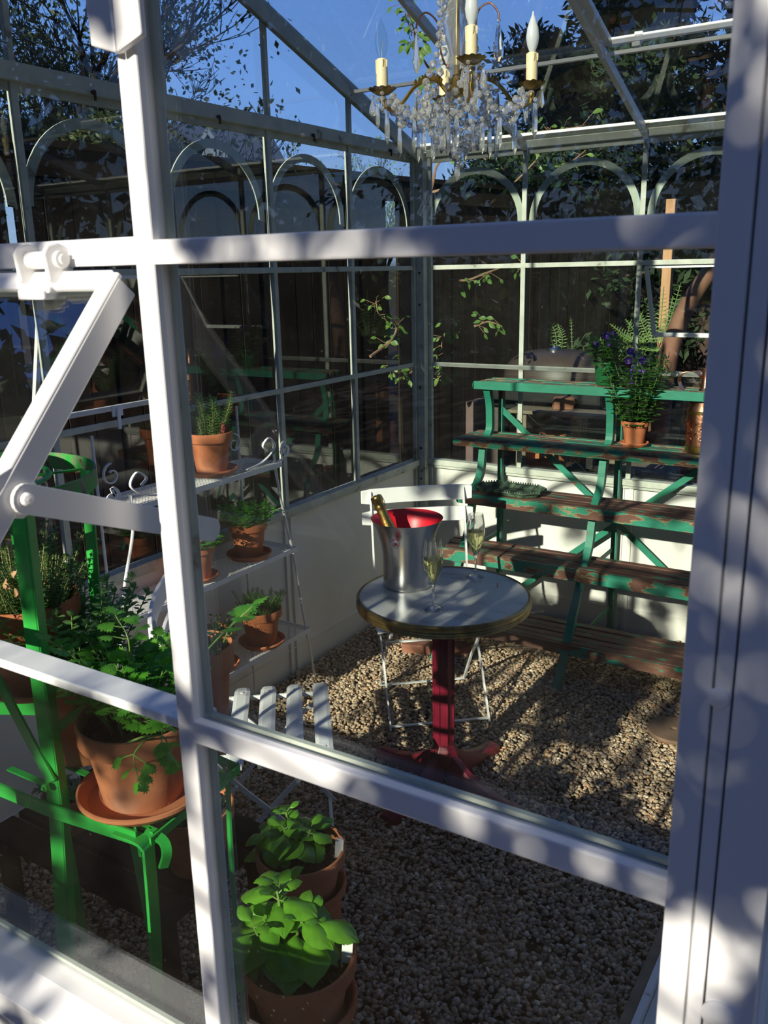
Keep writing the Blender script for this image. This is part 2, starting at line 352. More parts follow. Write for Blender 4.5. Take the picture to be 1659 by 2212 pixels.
# left wall (gable end)
colsL = sorted(COLY)
f = glazed_wall('w', 'Y', XL, -1, colsL, (YN, YB), [ZS, Z2, Z1], ZE)
for c in colsL+[YR]:
    f.bar((XL, c, ZE), (XL, c, roofz(c)-.01), .02, .02, up=(1,0,0))
for (y0, y1) in ((YN-.02, YR), (YB+.02, YR)):
    f.bar((XL+.005, y0, roofz(y0)+.0), (XL+.005, y1, ZR), .05, .05); f.bar((XL+.035, y0, roofz(y0)-.03), (XL+.035, y1, ZR-.03), .012, .05)
win = tag(f.build('window_1', M_frame, bevel=.0015), kind='structure', label='left gable wall of white glazing bars')
a_ = MB(); ys = [YN+.025]+colsL+[YB-.025]; arches(a_, 'Y', XL-.032, ys); a_.build('arch_trim', M_frame, win)
SASHL = (1.19+.588, 2.363)        # the bay with the open vent
cells = []
for y0, y1 in zip(ys[:-1], ys[1:]):
    for z0, z1 in zip([ZS, Z2, Z1], [Z2, Z1, ZE]):
        if abs(y0-1.778) < .02 and z0 == Z2: continue
        cells.append((y0, y1, z0, z1))
panes('Y', XL-.016, cells, M_glass, win)
gp = MB()      # gable triangle glazing
for (ya, yb) in list(zip(ys[:-1], ys[1:])):
    if ya < YR < yb: segs = [(ya, YR), (YR, yb)]
    else: segs = [(ya, yb)]
    for a, b in segs:
        gp.prism([(a+.004, ZE+.03), (b-.004, ZE+.03), (b-.004, max(roofz(b)-.02, ZE+.031)), (a+.004, max(roofz(a)-.02, ZE+.031))], (XL-.016, 0, 0), (0,1,0), (0,0,1), .0024)
gp.build('gable_glass_pane', M_glass, win)
bl = MB()      # small bolts under the eave and on the corner post
for y in (3.82, 3.2, 2.62, 2.05, 1.45):
    bl.tube([(XL+.0, y, ZE-.005), (XL+.03, y, ZE-.005)], .007, 8); bl.bar((XL+.03, y, ZE-.005), (XL+.03, y, ZE-.03), .006, .006)
bl.build('rusty_bolt', mat('rusty_iron', [(.06, .03, .02)], rough=.8), win)
# back wall
colsB = COLX
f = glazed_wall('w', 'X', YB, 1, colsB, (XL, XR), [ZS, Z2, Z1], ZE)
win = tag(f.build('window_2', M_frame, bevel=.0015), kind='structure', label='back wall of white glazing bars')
xs = [XL+.025]+colsB+[XR-.025]
a_ = MB(); arches(a_, 'X', YB+.032, xs); a_.build('arch_trim', M_frame, win)
cells = []
for x0, x1 in zip(xs[:-1], xs[1:]):
    for z0, z1 in zip([ZS, Z2, Z1], [Z2, Z1, ZE]):
        if abs(x0+1.19) < .02 and z0 == Z2: continue
        cells.append((x0, x1, z0, z1))
panes('X', YB+.016, cells, M_glass, win)
# corner post between the two
cp = MB(); cp.mm((XL-.01, YB-.055, 0), (XL+.055, YB+.01, ZE+.03)); cp.mm((XL+.055, YB-.012, 0), (XL+.075, YB+.01, ZE)); cp.mm((XL-.01, YB-.075, 0), (XL+.012, YB-.055, ZE)); 
cp = tag(cp.build('trim_1', M_frame, bevel=.003), kind='structure', label='grey-white corner post')
bz = MB()
for z in (2.2, 1.79, 1.63, 1.2, .87, .7): bz.lathe([(.007, 0), (.006, .004), (0, .005)], (XL+.03, YB-.055, z), 10, axis=(0,-1,0))
bz.build('bolt_head', MATS['rusty_iron'], cp)
# right wall (unseen side)
f = glazed_wall('w', 'Y', XR, 1, colsL, (YN, YB), [ZS, Z2, Z1], ZE)
for (y0, y1) in ((YN-.02, YR), (YB+.02, YR)): f.bar((XR, y0, roofz(y0)), (XR, y1, ZR), .05, .05)
win = tag(f.build('window_3', M_frame), kind='structure', label='right gable wall of white glazing bars')
panes('Y', XR+.016, [(y0, y1, z0, z1) for y0, y1 in zip(ys[:-1], ys[1:]) for z0, z1 in zip([ZS, Z2, Z1], [Z2, Z1, ZE])], M_glass, win)

# near wall: fresh white outer caps
ZN1, ZN2, ZNS = 1.8215, 1.327, .852
f = MB()
NC = [-2.341+.02, -1.213-.0, -.637]
NX = [XL, -1.78, -1.213, -.637]
for x in NX[1:]:
    f.bar((x, YN-.003, ZNS), (x, YN-.003, ZE), .024, .012, up=(0,1,0)); f.bar((x, YN+.016, ZNS), (x, YN+.016, ZE), .010, .030, up=(0,1,0))
f.bar((-.633, YN-.0025, ZN1), (-.115, YN-.0025, ZN1), .012, .0225); f.bar((-.633, YN-.0025, ZN2), (-.115, YN-.0025, ZN2), .012, .0265)
f.bar((-.637, YN+.014, ZN1), (-.115, YN+.014, ZN1), .024, .009); f.bar((-.637, YN+.014, ZN2), (-.115, YN+.014, ZN2), .024, .009)
f.bar((XL, YN-.0025, ZN1+.002), (-.641, YN-.0025, ZN1+.002), .012, .026); f.bar((XL, YN+.02, ZN2-.002), (-.637, YN+.02, ZN2-.002), .042, .012)
f.mm((XL-.03, YN-.055, ZNS-.055), (-.12, YN+.03, ZNS-.012)); f.add([(XL-.03, YN-.055, ZNS-.012), (-.12, YN-.055, ZNS-.012), (-.12, YN-.012, ZNS), (XL-.03, YN-.012, ZNS), (XL-.03, YN+.03, ZNS), (-.12, YN+.03, ZNS), (-.12, YN+.03, ZNS-.012), (XL-.03, YN+.03, ZNS-.012)], [(0,1,2,3), (3,2,5,4), (4,5,6,7)])
f.mm((XL, YN-.02, ZE-.0), (XR, YN+.03, ZE+.045)); f.bar((XL, YN, 0), (XL, YN, ZE), .06, .06)
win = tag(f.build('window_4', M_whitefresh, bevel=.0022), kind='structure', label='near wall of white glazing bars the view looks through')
a_ = MB(); arches(a_, 'X', YN-.016, [XL+.025]+NX[1:]+[-.11], w=.031, t=.008, zb=1.998, top=2.30, gap=.0004); a_.build('arch_trim', M_whitefresh, win, bevel=.002)
cells = []
for x0, x1 in zip(NX, NX[1:]+[-.11]):
    for z0, z1 in ((ZNS, ZN2), (ZN2, ZN1), (ZN1, ZE)):
        if abs(x0+1.213) < .02 and z0 == ZN2: continue
        cells.append((x0, x1, z0, z1))
panes('X', YN+.016, cells, M_glassnear, win)
pb = MB()   # grey putty beads around the near panes
for x0, x1, z0, z1 in cells[3:]:
    for a, b in (((x0+.010, z0+.008), (x1-.010, z0+.008)), ((x0+.008, z0+.010), (x0+.008, z1-.010)), ((x1-.008, z0+.01), (x1-.008, z1-.010))):
        pb.bar((a[0], YN+.020, a[1]), (b[0], YN+.020, b[1]), .006, .006, up=(0,1,0))
pb.build('glazing_putty', M_frame, win)

# roof
f = MB()
rx = [XL]+COLX+[XR]
for x in rx:
    for s in (1, -1):
        ye = YB if s > 0 else YN
        f.bar((x, ye, roofz(ye)-.005), (x, YR, ZR-.005), .022, .036)
f.bar((XL, YR, ZR), (XR, YR, ZR), .05, .06)
YP = 3.50
f.bar((XL, YP, roofz(YP)-.012), (XR, YP, roofz(YP)-.012), .020, .014); f.bar((XL, 1.24, roofz(1.24)-.012), (XR, 1.24, roofz(1.24)-.012), .020, .014)
f.bar((XL, YB-.03, ZE+.034), (XR, YB-.03, ZE+.034), .05, .014, up=(0,.34,1)); f.bar((XL-.02, YN+.03, ZE+.03), (XR, YN+.03, ZE+.03), .05, .014, up=(0,-.34,1))
roof = tag(f.build('ceiling', M_white, bevel=.0015), kind='structure', label='sloping roof of white bars and glass')
gm = MB()
for x0, x1 in zip(rx[:-1], rx[1:]):
    for (ya, yb) in ((YB+.03, YP), (YP, YR), (YR, 1.24), (1.24, YN-.03)):
        if abs(x0+1.19) < .02 and ya == YP: continue
        n_ = Vector((0, .339 if ya > YR or (ya == YR and yb > YR) else -.339, 1)).normalized()
        ra, rb = (ZE+.339*(YB-ya), ZE+.339*(YB-yb)) if min(ya, yb) >= YR-.01 else (ZE+.339*(ya-YN), ZE+.339*(yb-YN))
        gm.bar(((x0+x1)/2, ya, ra+.012), ((x0+x1)/2, yb, rb+.012), x1-x0-.008, .0024)
gm.build('roof_glass_pane', M_roofglass, roof)
# roof vent, propped a little open
f = MB(); vx0, vx1 = -1.165, -.655
def rv(x, t, lift=0): # t from lower edge (0) to hinge (1)
    y = 3.488-t*1.05; return Vector((x, y, roofz(y)+.010+.012*(1-t)))
for x in (vx0, vx1): f.bar(rv(x, 0), rv(x, 1), .026, .022)
f.bar(rv(vx0-.012, 0), rv(vx1+.012, 0), .026, .024); f.bar(rv(vx0, 1), rv(vx1, 1), .026, .022)
f.bar(rv(vx0+.10, 0)+Vector((0,-.01,.012)), rv(vx0+.13, 0)+Vector((0,-.01,.012)), .012, .012)
for x in (vx0+.09, vx1-.02): f.bar(rv(x, 0)-Vector((0,0,.02)), rv(x+.03, 0)-Vector((0,0,.02)), .02, .016)
win = tag(f.build('window_5', M_whitefresh, bevel=.0015), kind='structure', label='white roof vent propped slightly open')
gm = MB(); gm.bar(rv((vx0+vx1)/2, 0), rv((vx0+vx1)/2, 1), vx1-vx0-.02, .0024); gm.build('glass_pane', M_roofglass, win)
# vent in the left wall
f = MB(); y0, y1, z0, z1 = 1.80, 2.35, Z2+.03, Z1-.012; xo = XL+.0
def lv(y, z): return Vector((xo-.12*(z1-z)/(z1-z0)-.004, y, z))
for a, b in (((y0, z0), (y0, z1)), ((y1, z0), (y1, z1)), ((y0, z1), (y1, z1)), ((y0, z0), (y1, z0))): f.bar(lv(*a), lv(*b), .018, .016, up=(1,0,0))
win = tag(f.build('window_6', M_white, bevel=.0015), kind='structure', label='hinged vent in the left wall')
gm = MB(); gm.bar(lv((y0+y1)/2, z0), lv((y0+y1)/2, z1), .0024, y1-y0-.01, up=(0,1,0)); gm.build('glass_pane', M_glass, win)
lt = MB(); c = Vector((XL+.02, 2.02, 1.365)); lt.bar(c+Vector((0,-.022,0)), c+Vector((0,.022,0)), .006, .035, up=(0,0,1)); lt.bar(c+Vector((.006,0,.005)), c+Vector((.012,-.006,-.06)), .012, .005, up=(1,0,0)); lt.lathe([(.009, 0), (.007, .006), (0, .007)], c+Vector((.003,0,.005)), 12, axis=(1,0,0)); lt.build('latch', M_whitefresh, win)
# vent in the back wall, tilted out
f = MB(); x0, x1, z1, L_ = -1.165, -.655, 1.80, .30
def bv(x, t): return Vector((x, YB+.02+.08*t, z1-L_*t*.98))
bv = lambda x, t: Vector((x, YB+.02+.20*t, z1-.32*t))
for x in (x0, x1): f.bar(bv(x, 0), bv(x, 1), .018, .016, up=(0,1,0))
for t in (0, 1): f.bar(bv(x0-.005, t), bv(x1+.005, t), .02, .022, up=(0,1,0))
win = tag(f.build('window_7', M_white, bevel=.0015), kind='structure', label='back wall vent tilted outwards')
gm = MB(); gm.bar(bv((x0+x1)/2, 0), bv((x0+x1)/2, 1), x1-x0-.01, .0024, up=(0,1,0)); gm.build('glass_pane', M_glass, win)

# near sash, swung out towards the viewer on the left
f = MB(); sx0, sx1 = -1.20, -.672
hd = Vector((0, -.66, -.75)).normalized(); hn = Vector((0, -.75, .66)).normalized(); h0 = Vector((0, .592, 1.797))
def sp(x, t, o_=0): return Vector((x, 0, 0))+h0+hd*t+hn*o_
for x in (sx0, sx1):
    f.bar(sp(x, -.008), sp(x, .48), .020, .007, up=hn); f.bar(sp(x+(.007 if x == sx1 else -.007), -.004, -.012), sp(x+(.007 if x == sx1 else -.007), .48, -.012), .007, .026, up=hn)
f.bar(sp(sx0, 0), sp(sx1, 0), .022, .007, up=hn); f.bar(sp(sx0, .48), sp(sx1, .48), .022, .007, up=hn); f.bar(sp(sx0, 0, -.010), sp(sx1, 0, -.010), .006, .02, up=hn)
sash = tag(f.build('window_8', M_whitefresh, bevel=.002), kind='structure', label='open awning sash hinged out from the near wall')
gm = MB(); gm.bar(sp((sx0+sx1)/2, .005, -.006), sp((sx0+sx1)/2, .475, -.006), sx1-sx0-.016, .0024, up=hn); gm.build('glass_pane', M_glass, sash)
lug = MB(); pv = Vector((-.660, .460, 1.616))
lug.prism([(-.022+.0, .0), (-.017, -.014), (0, -.019), (.017, -.012), (.02, .004), (.004, .032), (-.03, .02)], pv+Vector((-.004,0,0)), (0,1,0), (0,0,1), .004); lug.build('lug', M_whitefresh, sash, bevel=.001)
arm = MB(); ae = Vector((-.690, .720, 1.515)); dd = (ae-pv).normalized(); uu = dd.cross(Vector((1,0,0))).normalized()*-1
outl = []
Lh = (ae-pv).length
for k in range(9): th = PI/2+PI*k/8; outl.append((.0135*math.cos(th), .0135*math.sin(th)))
for k in range(9): th = -PI/2+PI*k/8; outl.append((Lh+.014*math.cos(th), .014*math.sin(th)))
arm.prism(outl, pv+Vector((.002,0,0)), dd, uu, .004); arm.build('stay_arm', M_whitefresh, sash, bevel=.0008)
pn = MB(); pn.lathe([(.0062, 0), (.006, .004), (.004, .006), (0, .0065)], pv+Vector((.004,0,0)), 20, axis=(1,-.2,0)); pn.build('pivot_bolt', M_whitefresh, sash, smooth=True)
hb = MB()      # hinge: cupped lug with a pin
hc = Vector((-.765, YN-.020, 1.812))
for dx in (-.024, .020):
    poly = [(-.017, .012), (-.012, .019), (0, .022), (.012, .019), (.018, .008), (.016, -.010), (.0, -.024), (-.014, -.014)]
    hb.prism(poly, hc+Vector((dx, 0, 0)), (0, 1, 0), (0, 0, 1), .005)
hb.mm((hc.x-.026, hc.y-.016, hc.z-.026), (hc.x+.022, hc.y+.014, hc.z-.019)); hb.mm((hc.x-.022, hc.y-.02, hc.z-.032), (hc.x+.018, hc.y+.008, hc.z-.022))
hb.build('hinge_bracket', M_whitefresh, sash, bevel=.002)
hp = MB(); hp.tube([hc+Vector((-.028,0,.006)), hc+Vector((.028,0,.006))], .0085, 16); hp.tube([hc+Vector((.026,0,.006)), hc+Vector((.031,0,.006))], .005, 12); hp.build('hinge_pin', M_white, sash, smooth=True)

# door post and door on the right, close to the viewer
f = MB(); f.mm((-.124, YN-.022, -.02), (-.1035, YN+.03, ZE)); f.mm((-.1020, YN-.021, -.02), (-.0905, YN+.03, ZE))
f.mm((-.124, YN-.010, -.02), (-.09, YN+.03, ZE))
post = tag(f.build('trim_2', M_whitefresh, bevel=.0012), kind='structure', label='white door post')
pt_ = MB(); pt_.lathe([(.0, -.001), (.008, .0), (.007, .002), (0, .003)], (-.0985, YN-.0215, 1.508), 16, axis=(0,-1,0)); pt_.build('paint_blob', M_whitefresh, post, smooth=True)
f = MB(); f.mm((-.0890, YN-.021, -.02), (-.054, YN+.016, 2.30)); f.mm((-.089, YN-.02, 2.2), (.76, YN+.012, 2.3)); f.mm((.70, YN-.02, -.02), (.76, YN+.012, 2.3)); f.mm((-.089, YN-.018, .78), (.76, YN+.012, .86)); f.mm((-.089, YN-.008, 0), (.76, YN+.004, .80))
f.mm((-.054, YN-.018, ZN1-.012), (.70, YN+.012, ZN1+.012))
door = tag(f.build('door_1', M_whitefresh, bevel=.0012), kind='structure', label='white glazed door beside the near wall')
panes('X', YN, [(-.052, .70, .86, ZN1-.012), (-.052, .70, ZN1+.012, 2.2)], M_glass, door)
kn = MB(); kn.lathe([(.0155, 0), (.0155, .002), (.0115, .004), (.0112, .0055), (.0085, .0065), (0, .007)], (-.0665, YN-.021, 1.655), 28, axis=(0,-1,0)); kn.lathe([(.0135, 0), (.0135, .002), (.010, .0035), (.0, .0055)], (-.0775, YN-.021, 1.245), 28, axis=(0,-1,0)); kn.build('round_fitting', M_whitefresh, door, smooth=True)
cb = MB(); cb.mm((-.452, YN+.04, -.02), (-.425, 2.30, .035)); e_ = tag(cb.build('trim_3', M_plank, bevel=.002), kind='structure', label='brown wooden edging board at the door path')
cb = MB(); cb.mm((-.422, YN+.04, -.02), (-.405, 2.30, .05)); tag(cb.build('trim_4', M_white, bevel=.002), kind='structure', label='white metal edging strip at the door path')
cb = MB(); cb.mm((-.404, YN+.04, -.02), (.7, 2.28, .02)); tag(cb.build('trim_5', M_panel, bevel=.002), kind='structure', label='grey threshold slab inside the door')

# ================================================================== GRAVEL
def pebbles():
    t = (1+5**.5)/2
    iv = np.array([(-1,t,0),(1,t,0),(-1,-t,0),(1,-t,0),(0,-1,t),(0,1,t),(0,-1,-t),(0,1,-t),(t,0,-1),(t,0,1),(-t,0,-1),(-t,0,1)], float); iv /= np.linalg.norm(iv[0])
    it = np.array([(0,11,5),(0,5,1),(0,1,7),(0,7,10),(0,10,11),(1,5,9),(5,11,4),(11,10,2),(10,7,6),(7,1,8),(3,9,4),(3,4,2),(3,2,6),(3,6,8),(3,8,9),(4,9,5),(2,4,11),(6,2,10),(8,6,7),(9,8,1)])
    N = 78000
    x = rng.uniform(XL+.02, -.1, N*2); y = rng.uniform(YN+.05, YB-.03, N*2)
    keep = ~((x > -.455) & (y < 2.32)); x = x[keep][:N]; y = y[keep][:N]; N = len(x)
    L = rng.uniform(.0062, .0122, N); W = L*rng.uniform(.55, .85, N); H = L*rng.uniform(.35, .6, N)
    big = rng.random(N) < .05; L[big] *= 1.4; W[big] *= 1.4
    z = rng.uniform(-.004, .012, N)
    wall = np.minimum(np.minimum(x-XL, YB-y), 1); z += .02*np.exp(-wall/.12)
    az = rng.uniform(0, 2*PI, N); tl = rng.normal(0, .35, N); tm = rng.normal(0, .3, N)
    ca, sa, ct, st, cm, sm = np.cos(az), np.sin(az), np.cos(tl), np.sin(tl), np.cos(tm), np.sin(tm)
    P = iv[None]*np.stack([L, W, H], 1)[:, None]
    jit = rng.uniform(.88, 1.12, (N, len(iv), 1)); P = P*jit
    X, Y, Z = P[..., 0], P[..., 1], P[..., 2]
    X, Z = X*ct[:, None]+Z*st[:, None], -X*st[:, None]+Z*ct[:, None]
    Y, Z = Y*cm[:, None]+Z*sm[:, None], -Y*sm[:, None]+Z*cm[:, None]
    X, Y = X*ca[:, None]-Y*sa[:, None], X*sa[:, None]+Y*ca[:, None]
    V = np.stack([X+x[:, None], Y+y[:, None], Z+z[:, None]], -1).reshape(-1, 3)
    F = (it[None]+(np.arange(N)*len(iv))[:, None, None]).reshape(-1, 3)
    me = D.meshes.new('pebble'); me.vertices.add(len(V)); me.vertices.foreach_set('co', V.ravel())
    me.loops.add(F.size); me.loops.foreach_set('vertex_index', F.ravel().astype(np.int32))
    me.polygons.add(len(F)); me.polygons.foreach_set('loop_start', np.arange(0, F.size, 3, dtype=np.int32)); me.polygons.foreach_set('loop_total', np.full(len(F), 3, np.int32))
    me.polygons.foreach_set('use_smooth', np.ones(len(F), bool))
    at_ = me.attributes.new('stone_tone', 'FLOAT', 'POINT'); at_.data.foreach_set('value', np.repeat(rng.random(N), len(iv)))
    me.update(calc_edges=True)
    m_, nt, o = newmat('river_gravel'); a = node(nt, 'ShaderNodeAttribute'); a.attribute_name = 'stone_tone'
    r = ramp(nt, [(0, (.22, .14, .085)), (.2, (.44, .31, .19)), (.4, (.58, .44, .29)), (.6, (.34, .27, .20)), (.75, (.72, .58, .41)), (.9, (.54, .29, .15)), (1, (.85, .74, .58))])
    nt.links.new(a.outputs['Fac'], r.inputs[0]); n = noise(nt, 90, 3); mx = node(nt, 'ShaderNodeMix', data_type='RGBA', blend_type='MULTIPLY'); mx.inputs[0].default_value = .5
    r2 = ramp(nt, [(.3, (.55, .52, .48)), (.7, (1, 1, 1))]); nt.links.new(n.outputs['Fac'], r2.inputs[0]); nt.links.new(r.outputs[0], mx.inputs[6]); nt.links.new(r2.outputs[0], mx.inputs[7])
    p = node(nt, 'ShaderNodeBsdfPrincipled'); p.inputs['Roughness'].default_value = .75; p.inputs['Specular IOR Level'].default_value = .3
    nt.links.new(mx.outputs[2], p.inputs['Base Color']); nt.links.new(p.outputs[0], o.inputs[0]); me.materials.append(m_)
    ob = D.objects.new('gravel', me); C.objects.link(ob)
    tag(ob, 'tan and grey river gravel covering the greenhouse floor', 'gravel', kind='stuff')
pebbles()

# ================================================================== TIERED TEAL BENCH
T = (-1.24, 3.8, 0)
be = thing('plant_bench', T, 'five-tier chipped teal plant staging with rusty slatted shelves against the back wall', 'plant stand')
tiers = [(1.272, 3.925, 4.090, -1.915, M_teal, .040), (1.000, 3.855, 4.075, -1.99, M_tealchip, .045), (.752, 3.725, 3.945, -1.90, M_tealchip, .052), (.490, 3.630, 3.835, -1.95, M_tealchip, .060), (.185, 3.480, 3.740, -1.90, M_rustshelf, .05)]
BX1 = -.42
tops = [M_tealchip, M_tealchip, M_rustshelf, M_rustshelf, M_rustshelf]
for k, (z, yf, yb, x0, mf, ap) in enumerate(tiers):
    sh = MB(); n = 5; wd = (yb-yf)/n
    for i in range(n):
        a = yf+i*wd; xo = x0+.012*math.sin(i*1.3)+(.03 if i in (0,) else 0)+(.06*(i/n) if k < 2 else 0)
        sh.mm((xo-.01, a+.003, z-.02), (BX1, a+wd-.003, z-.002*(i % 2)))
    top = sh.build('shelf', tops[k], be, bevel=.003)
    fr = MB(); fr.mm((x0, yf-.016, z-ap), (BX1, yf+.001, z-.001))
    if k == 1: fr.tube([(x0, yf-.006, z-.022), (BX1, yf-.006, z-.022)], .021, 14)
    else: fr.tube([(x0, yf-.008, z-ap*.5), (x0+.003, yf-.008, z-ap*.5)], ap*.5, 14)
    fr.build('front_rail', mf, top, bevel=.004, smooth=False)
path = [(3.935, 1.225), (3.962, 1.16), (3.970, 1.09), (3.965, 1.02), (3.90, .955), (3.885, .90), (3.865, .82), (3.79, .74), (3.765, .66), (3.735, .56), (3.665, .47), (3.645, .43), (3.58, .33), (3.50, .2), (3.44, .10), (3.372, .0)]
for X0 in (-1.855, -1.24, -.625):
    l_ = MB(); l_.ribbon(catmull([(X0, y, z) for y, z in path], 4), .034, .010, up=(1,0,0)); l_.ribbon(catmull([(X0+.014, y+.012, z) for y, z in path], 4), .006, .026, up=(1,0,0)); l_.build('curved_front_leg', M_teal, be)
    l_ = MB(); l_.mm((X0-.004, 4.085, 0), (X0+.030, 4.091, 1.23)); l_.mm((X0+.024, 4.06, 0), (X0+.030, 4.088, 1.23)); l_.build('rear_leg', M_teal, be)
    for k, (z, yf, yb, x0, mf, ap) in enumerate(tiers):
        b = MB(); b.bar((X0+.012, yf+.01, z-.03), (X0+.012, 4.085, z-.03), .005, .022)
        if k > 1: b.bar((X0+.02, yb-.02, z-.035), (X0+.02, 4.085, max(z-.16, .03)), .005, .02)
        b.build('shelf_bracket', M_teal, be)
for a, b in (((-1.839, 4.07, 1.12), (-.86, 4.07, .30)), ((-.70, 4.062, 1.02), (-1.74, 4.062, .15))):
    x = MB(); x.bar(a, b, .030, .005, up=(0,1,0)); x.build('cross_brace', M_teal, be)

# ================================================================== BISTRO TABLE
TC = (-1.322, 2.478)
tb = thing('bistro_table', (*TC, 0), 'round marble bistro table with brass rim and dark red pedestal', 'table')
m_ = MB(); m_.lathe([(0, .712), (.286, .712), (.286, .735), (0, .735)], (*TC, 0), 72); m_.build('marble_top', M_marble, tb, smooth=True)
m_ = MB(); m_.lathe([(.284, .700), (.290, .695), (.296, .700), (.294, .705), (.2985, .709), (.296, .714), (.2985, .719), (.296, .724), (.297, .732), (.292, .738), (.2865, .7385), (.2855, .7345), (.284, .73)], (*TC, 0), 96, closed=True); m_.build('brass_rim', M_brass, tb, smooth=True)
m_ = MB(); m_.lathe([(0, .69), (.27, .69), (.27, .712), (0, .712)], (*TC, 0), 48); m_.build('underplate', M_black, tb)
m_ = MB()
def octo(r, z, sq=.62): return [(r*math.cos(PI/4*k+PI/8+.45)*(1), r*math.sin(PI/4*k+PI/8+.45), z) for k in range(8)]
secs = [(.05, .69), (.045, .66), (.040, .64), (.036, .30), (.038, .17), (.05, .15), (.055, .12), (.055, .10)]
vs = []; fs = []
for r, z in secs: vs += [(TC[0]+a, TC[1]+b, c) for a, b, c in octo(r, z)]
for i in range(len(secs)-1):
    for k in range(8): fs.append((i*8+k, i*8+(k+1) % 8, (i+1)*8+(k+1) % 8, (i+1)*8+k))
m_.add(vs, fs); m_.add(vs[:8], [tuple(range(8))]); 
for k in range(8):       # raised fillets down the column
    a0 = octo(.0385, .62)[k]; a1 = octo(.037, .18)[k]; m_.tube([(TC[0]+a0[0], TC[1]+a0[1], .62), (TC[0]+a1[0], TC[1]+a1[1], .18)], .004, 6)
m_.mm((TC[0]-.07, TC[1]-.07, .675), (TC[0]+.07, TC[1]+.07, .69)); m_.build('pedestal', M_crimson, tb, bevel=.002)
for k in range(4):
    th = math.radians(-10+90*k); d = Vector((math.cos(th), math.sin(th), 0)); u = Vector((-d.y, d.x, 0)); m_ = MB(); c0 = Vector((*TC, 0))
    prof = [(.03, .135, .05), (.07, .115, .05), (.11, .085, .056), (.16, .062, .058), (.21, .048, .060), (.26, .038, .064), (.30, .036, .066), (.315, .028, .060)]
    vs = []; fs = []
    for r, z, w_ in prof:
        for a, zz in ((-1, 0), (-.9, .72), (-.45, 1), (.45, 1), (.9, .72), (1, 0)): vs.append(c0+d*r+u*(a*w_/2)+Vector((0,0,.004+z*zz)))
    n = len(prof)
    for i in range(n-1):
        for j in range(6): fs.append((i*6+j, (i+1)*6+j, (i+1)*6+(j+1) % 6, i*6+(j+1) % 6))
    fs += [tuple(range(6)), tuple((n-1)*6+j for j in range(6))[::-1]]
    m_.add(vs, fs); m_.build('foot', M_crimson, tb, smooth=True)

# bucket, bottle, flutes
BC = Vector((-1.478, 2.505, .7355))
bk = thing('champagne_bucket', BC, 'flared aluminium ice bucket with a red inside on the marble table', 'bucket')
pf = [(0, 0), (.082, 0), (.086, .003), (.0855, .03), (.085, .08), (.087, .12), (.093, .16), (.104, .20), (.1235, .242), (.1250, .244)]
m_ = MB(); m_.lathe(pf, BC, 64, caps=False); bo = m_.build('bucket_body', M_steel, bk, smooth=True)
m_ = MB(); m_.lathe([(.1250, .244), (.1225, .2425), (.1015, .199), (.0905, .159), (.0845, .12), (.082, .08), (.082, .006), (0, .006)], BC, 64, caps=False); ln = m_.build('red_lining', M_red, bk, smooth=True); tag(ln, 'glossy red lining')
dk = (Vector((0,0,BC.z+.17))-BC); dk = (Vector((0,0,1.8))-Vector((-1.46, 2.41, .90))); dk.z = 0; dk.normalize(); dk = (dk + Vector((-.33, -.12, 0))).normalized()
kb = MB(); kp = Vector((BC.x, BC.y, BC.z+.187))+dk*.104; kb.lathe([(.006, 0), (.006, .010), (.013, .013), (.0165, .019), (.0150, .026), (.008, .030), (0, .031)], kp, 28, axis=tuple(dk)); kn = kb.build('side_knob', mat('worn_red_knob', [(.46, (.70, .05, .07)), (.56, (.85, .72, .66))], 60, .35), bk, smooth=True); tag(kn, 'worn red and white round knob')
# bottle leaning in the bucket
bt0 = Vector((-1.455, 2.49, .748)); bt1 = Vector((-1.570, 2.455, 1.052)); ax = (bt1-bt0).normalized()
bt = thing('champagne_bottle', bt0, 'gold-foiled champagne bottle leaning in the red-lined bucket', 'bottle')
Lb = (bt1-bt0).length
m_ = MB(); m_.lathe([(0, 0), (.036, 0), (.040, .004), (.041, .02), (.041, .14), (.036, .17), (.024, .205)], bt0, 32, axis=tuple(ax)); m_.build('bottle_body', M_bottle, bt, smooth=True)
m_ = MB(); m_.lathe([(.0375, .163), (.025, .202), (.0232, .202)], bt0, 32, axis=tuple(ax)); m_.build('black_band', M_darkfoil, bt, smooth=True)
m_ = MB(); m_.lathe([(.0262, .200), (.0200, .235), (.0172, .262), (.0165, .283), (.0185, .285), (.0190, .296), (.0175, .300), (.0172, .306), (.0195, .310), (.0200, .325), (.0180, .331), (.012, .333), (0, .334)], bt0, 36, axis=tuple(ax)); m_.build('gold_foil', M_foil, bt, smooth=True)
m_ = MB(); xx = ax.orthogonal().normalized(); yy = ax.cross(xx)
for k in range(4):
    th = PI/2*k; e = xx*math.cos(th)+yy*math.sin(th); m_.tube([bt0+ax*.288+e*.0195, bt0+ax*.310+e*.0215, bt0+ax*.329+e*.0190, bt0+ax*.3355+e*.008], .0011, 5)
m_.tube([bt0+ax*.290+(xx*math.cos(2*PI*k/16)+yy*math.sin(2*PI*k/16))*.0200 for k in range(17)], .0012, 5); m_.build('wire_cage', M_gold, bt)
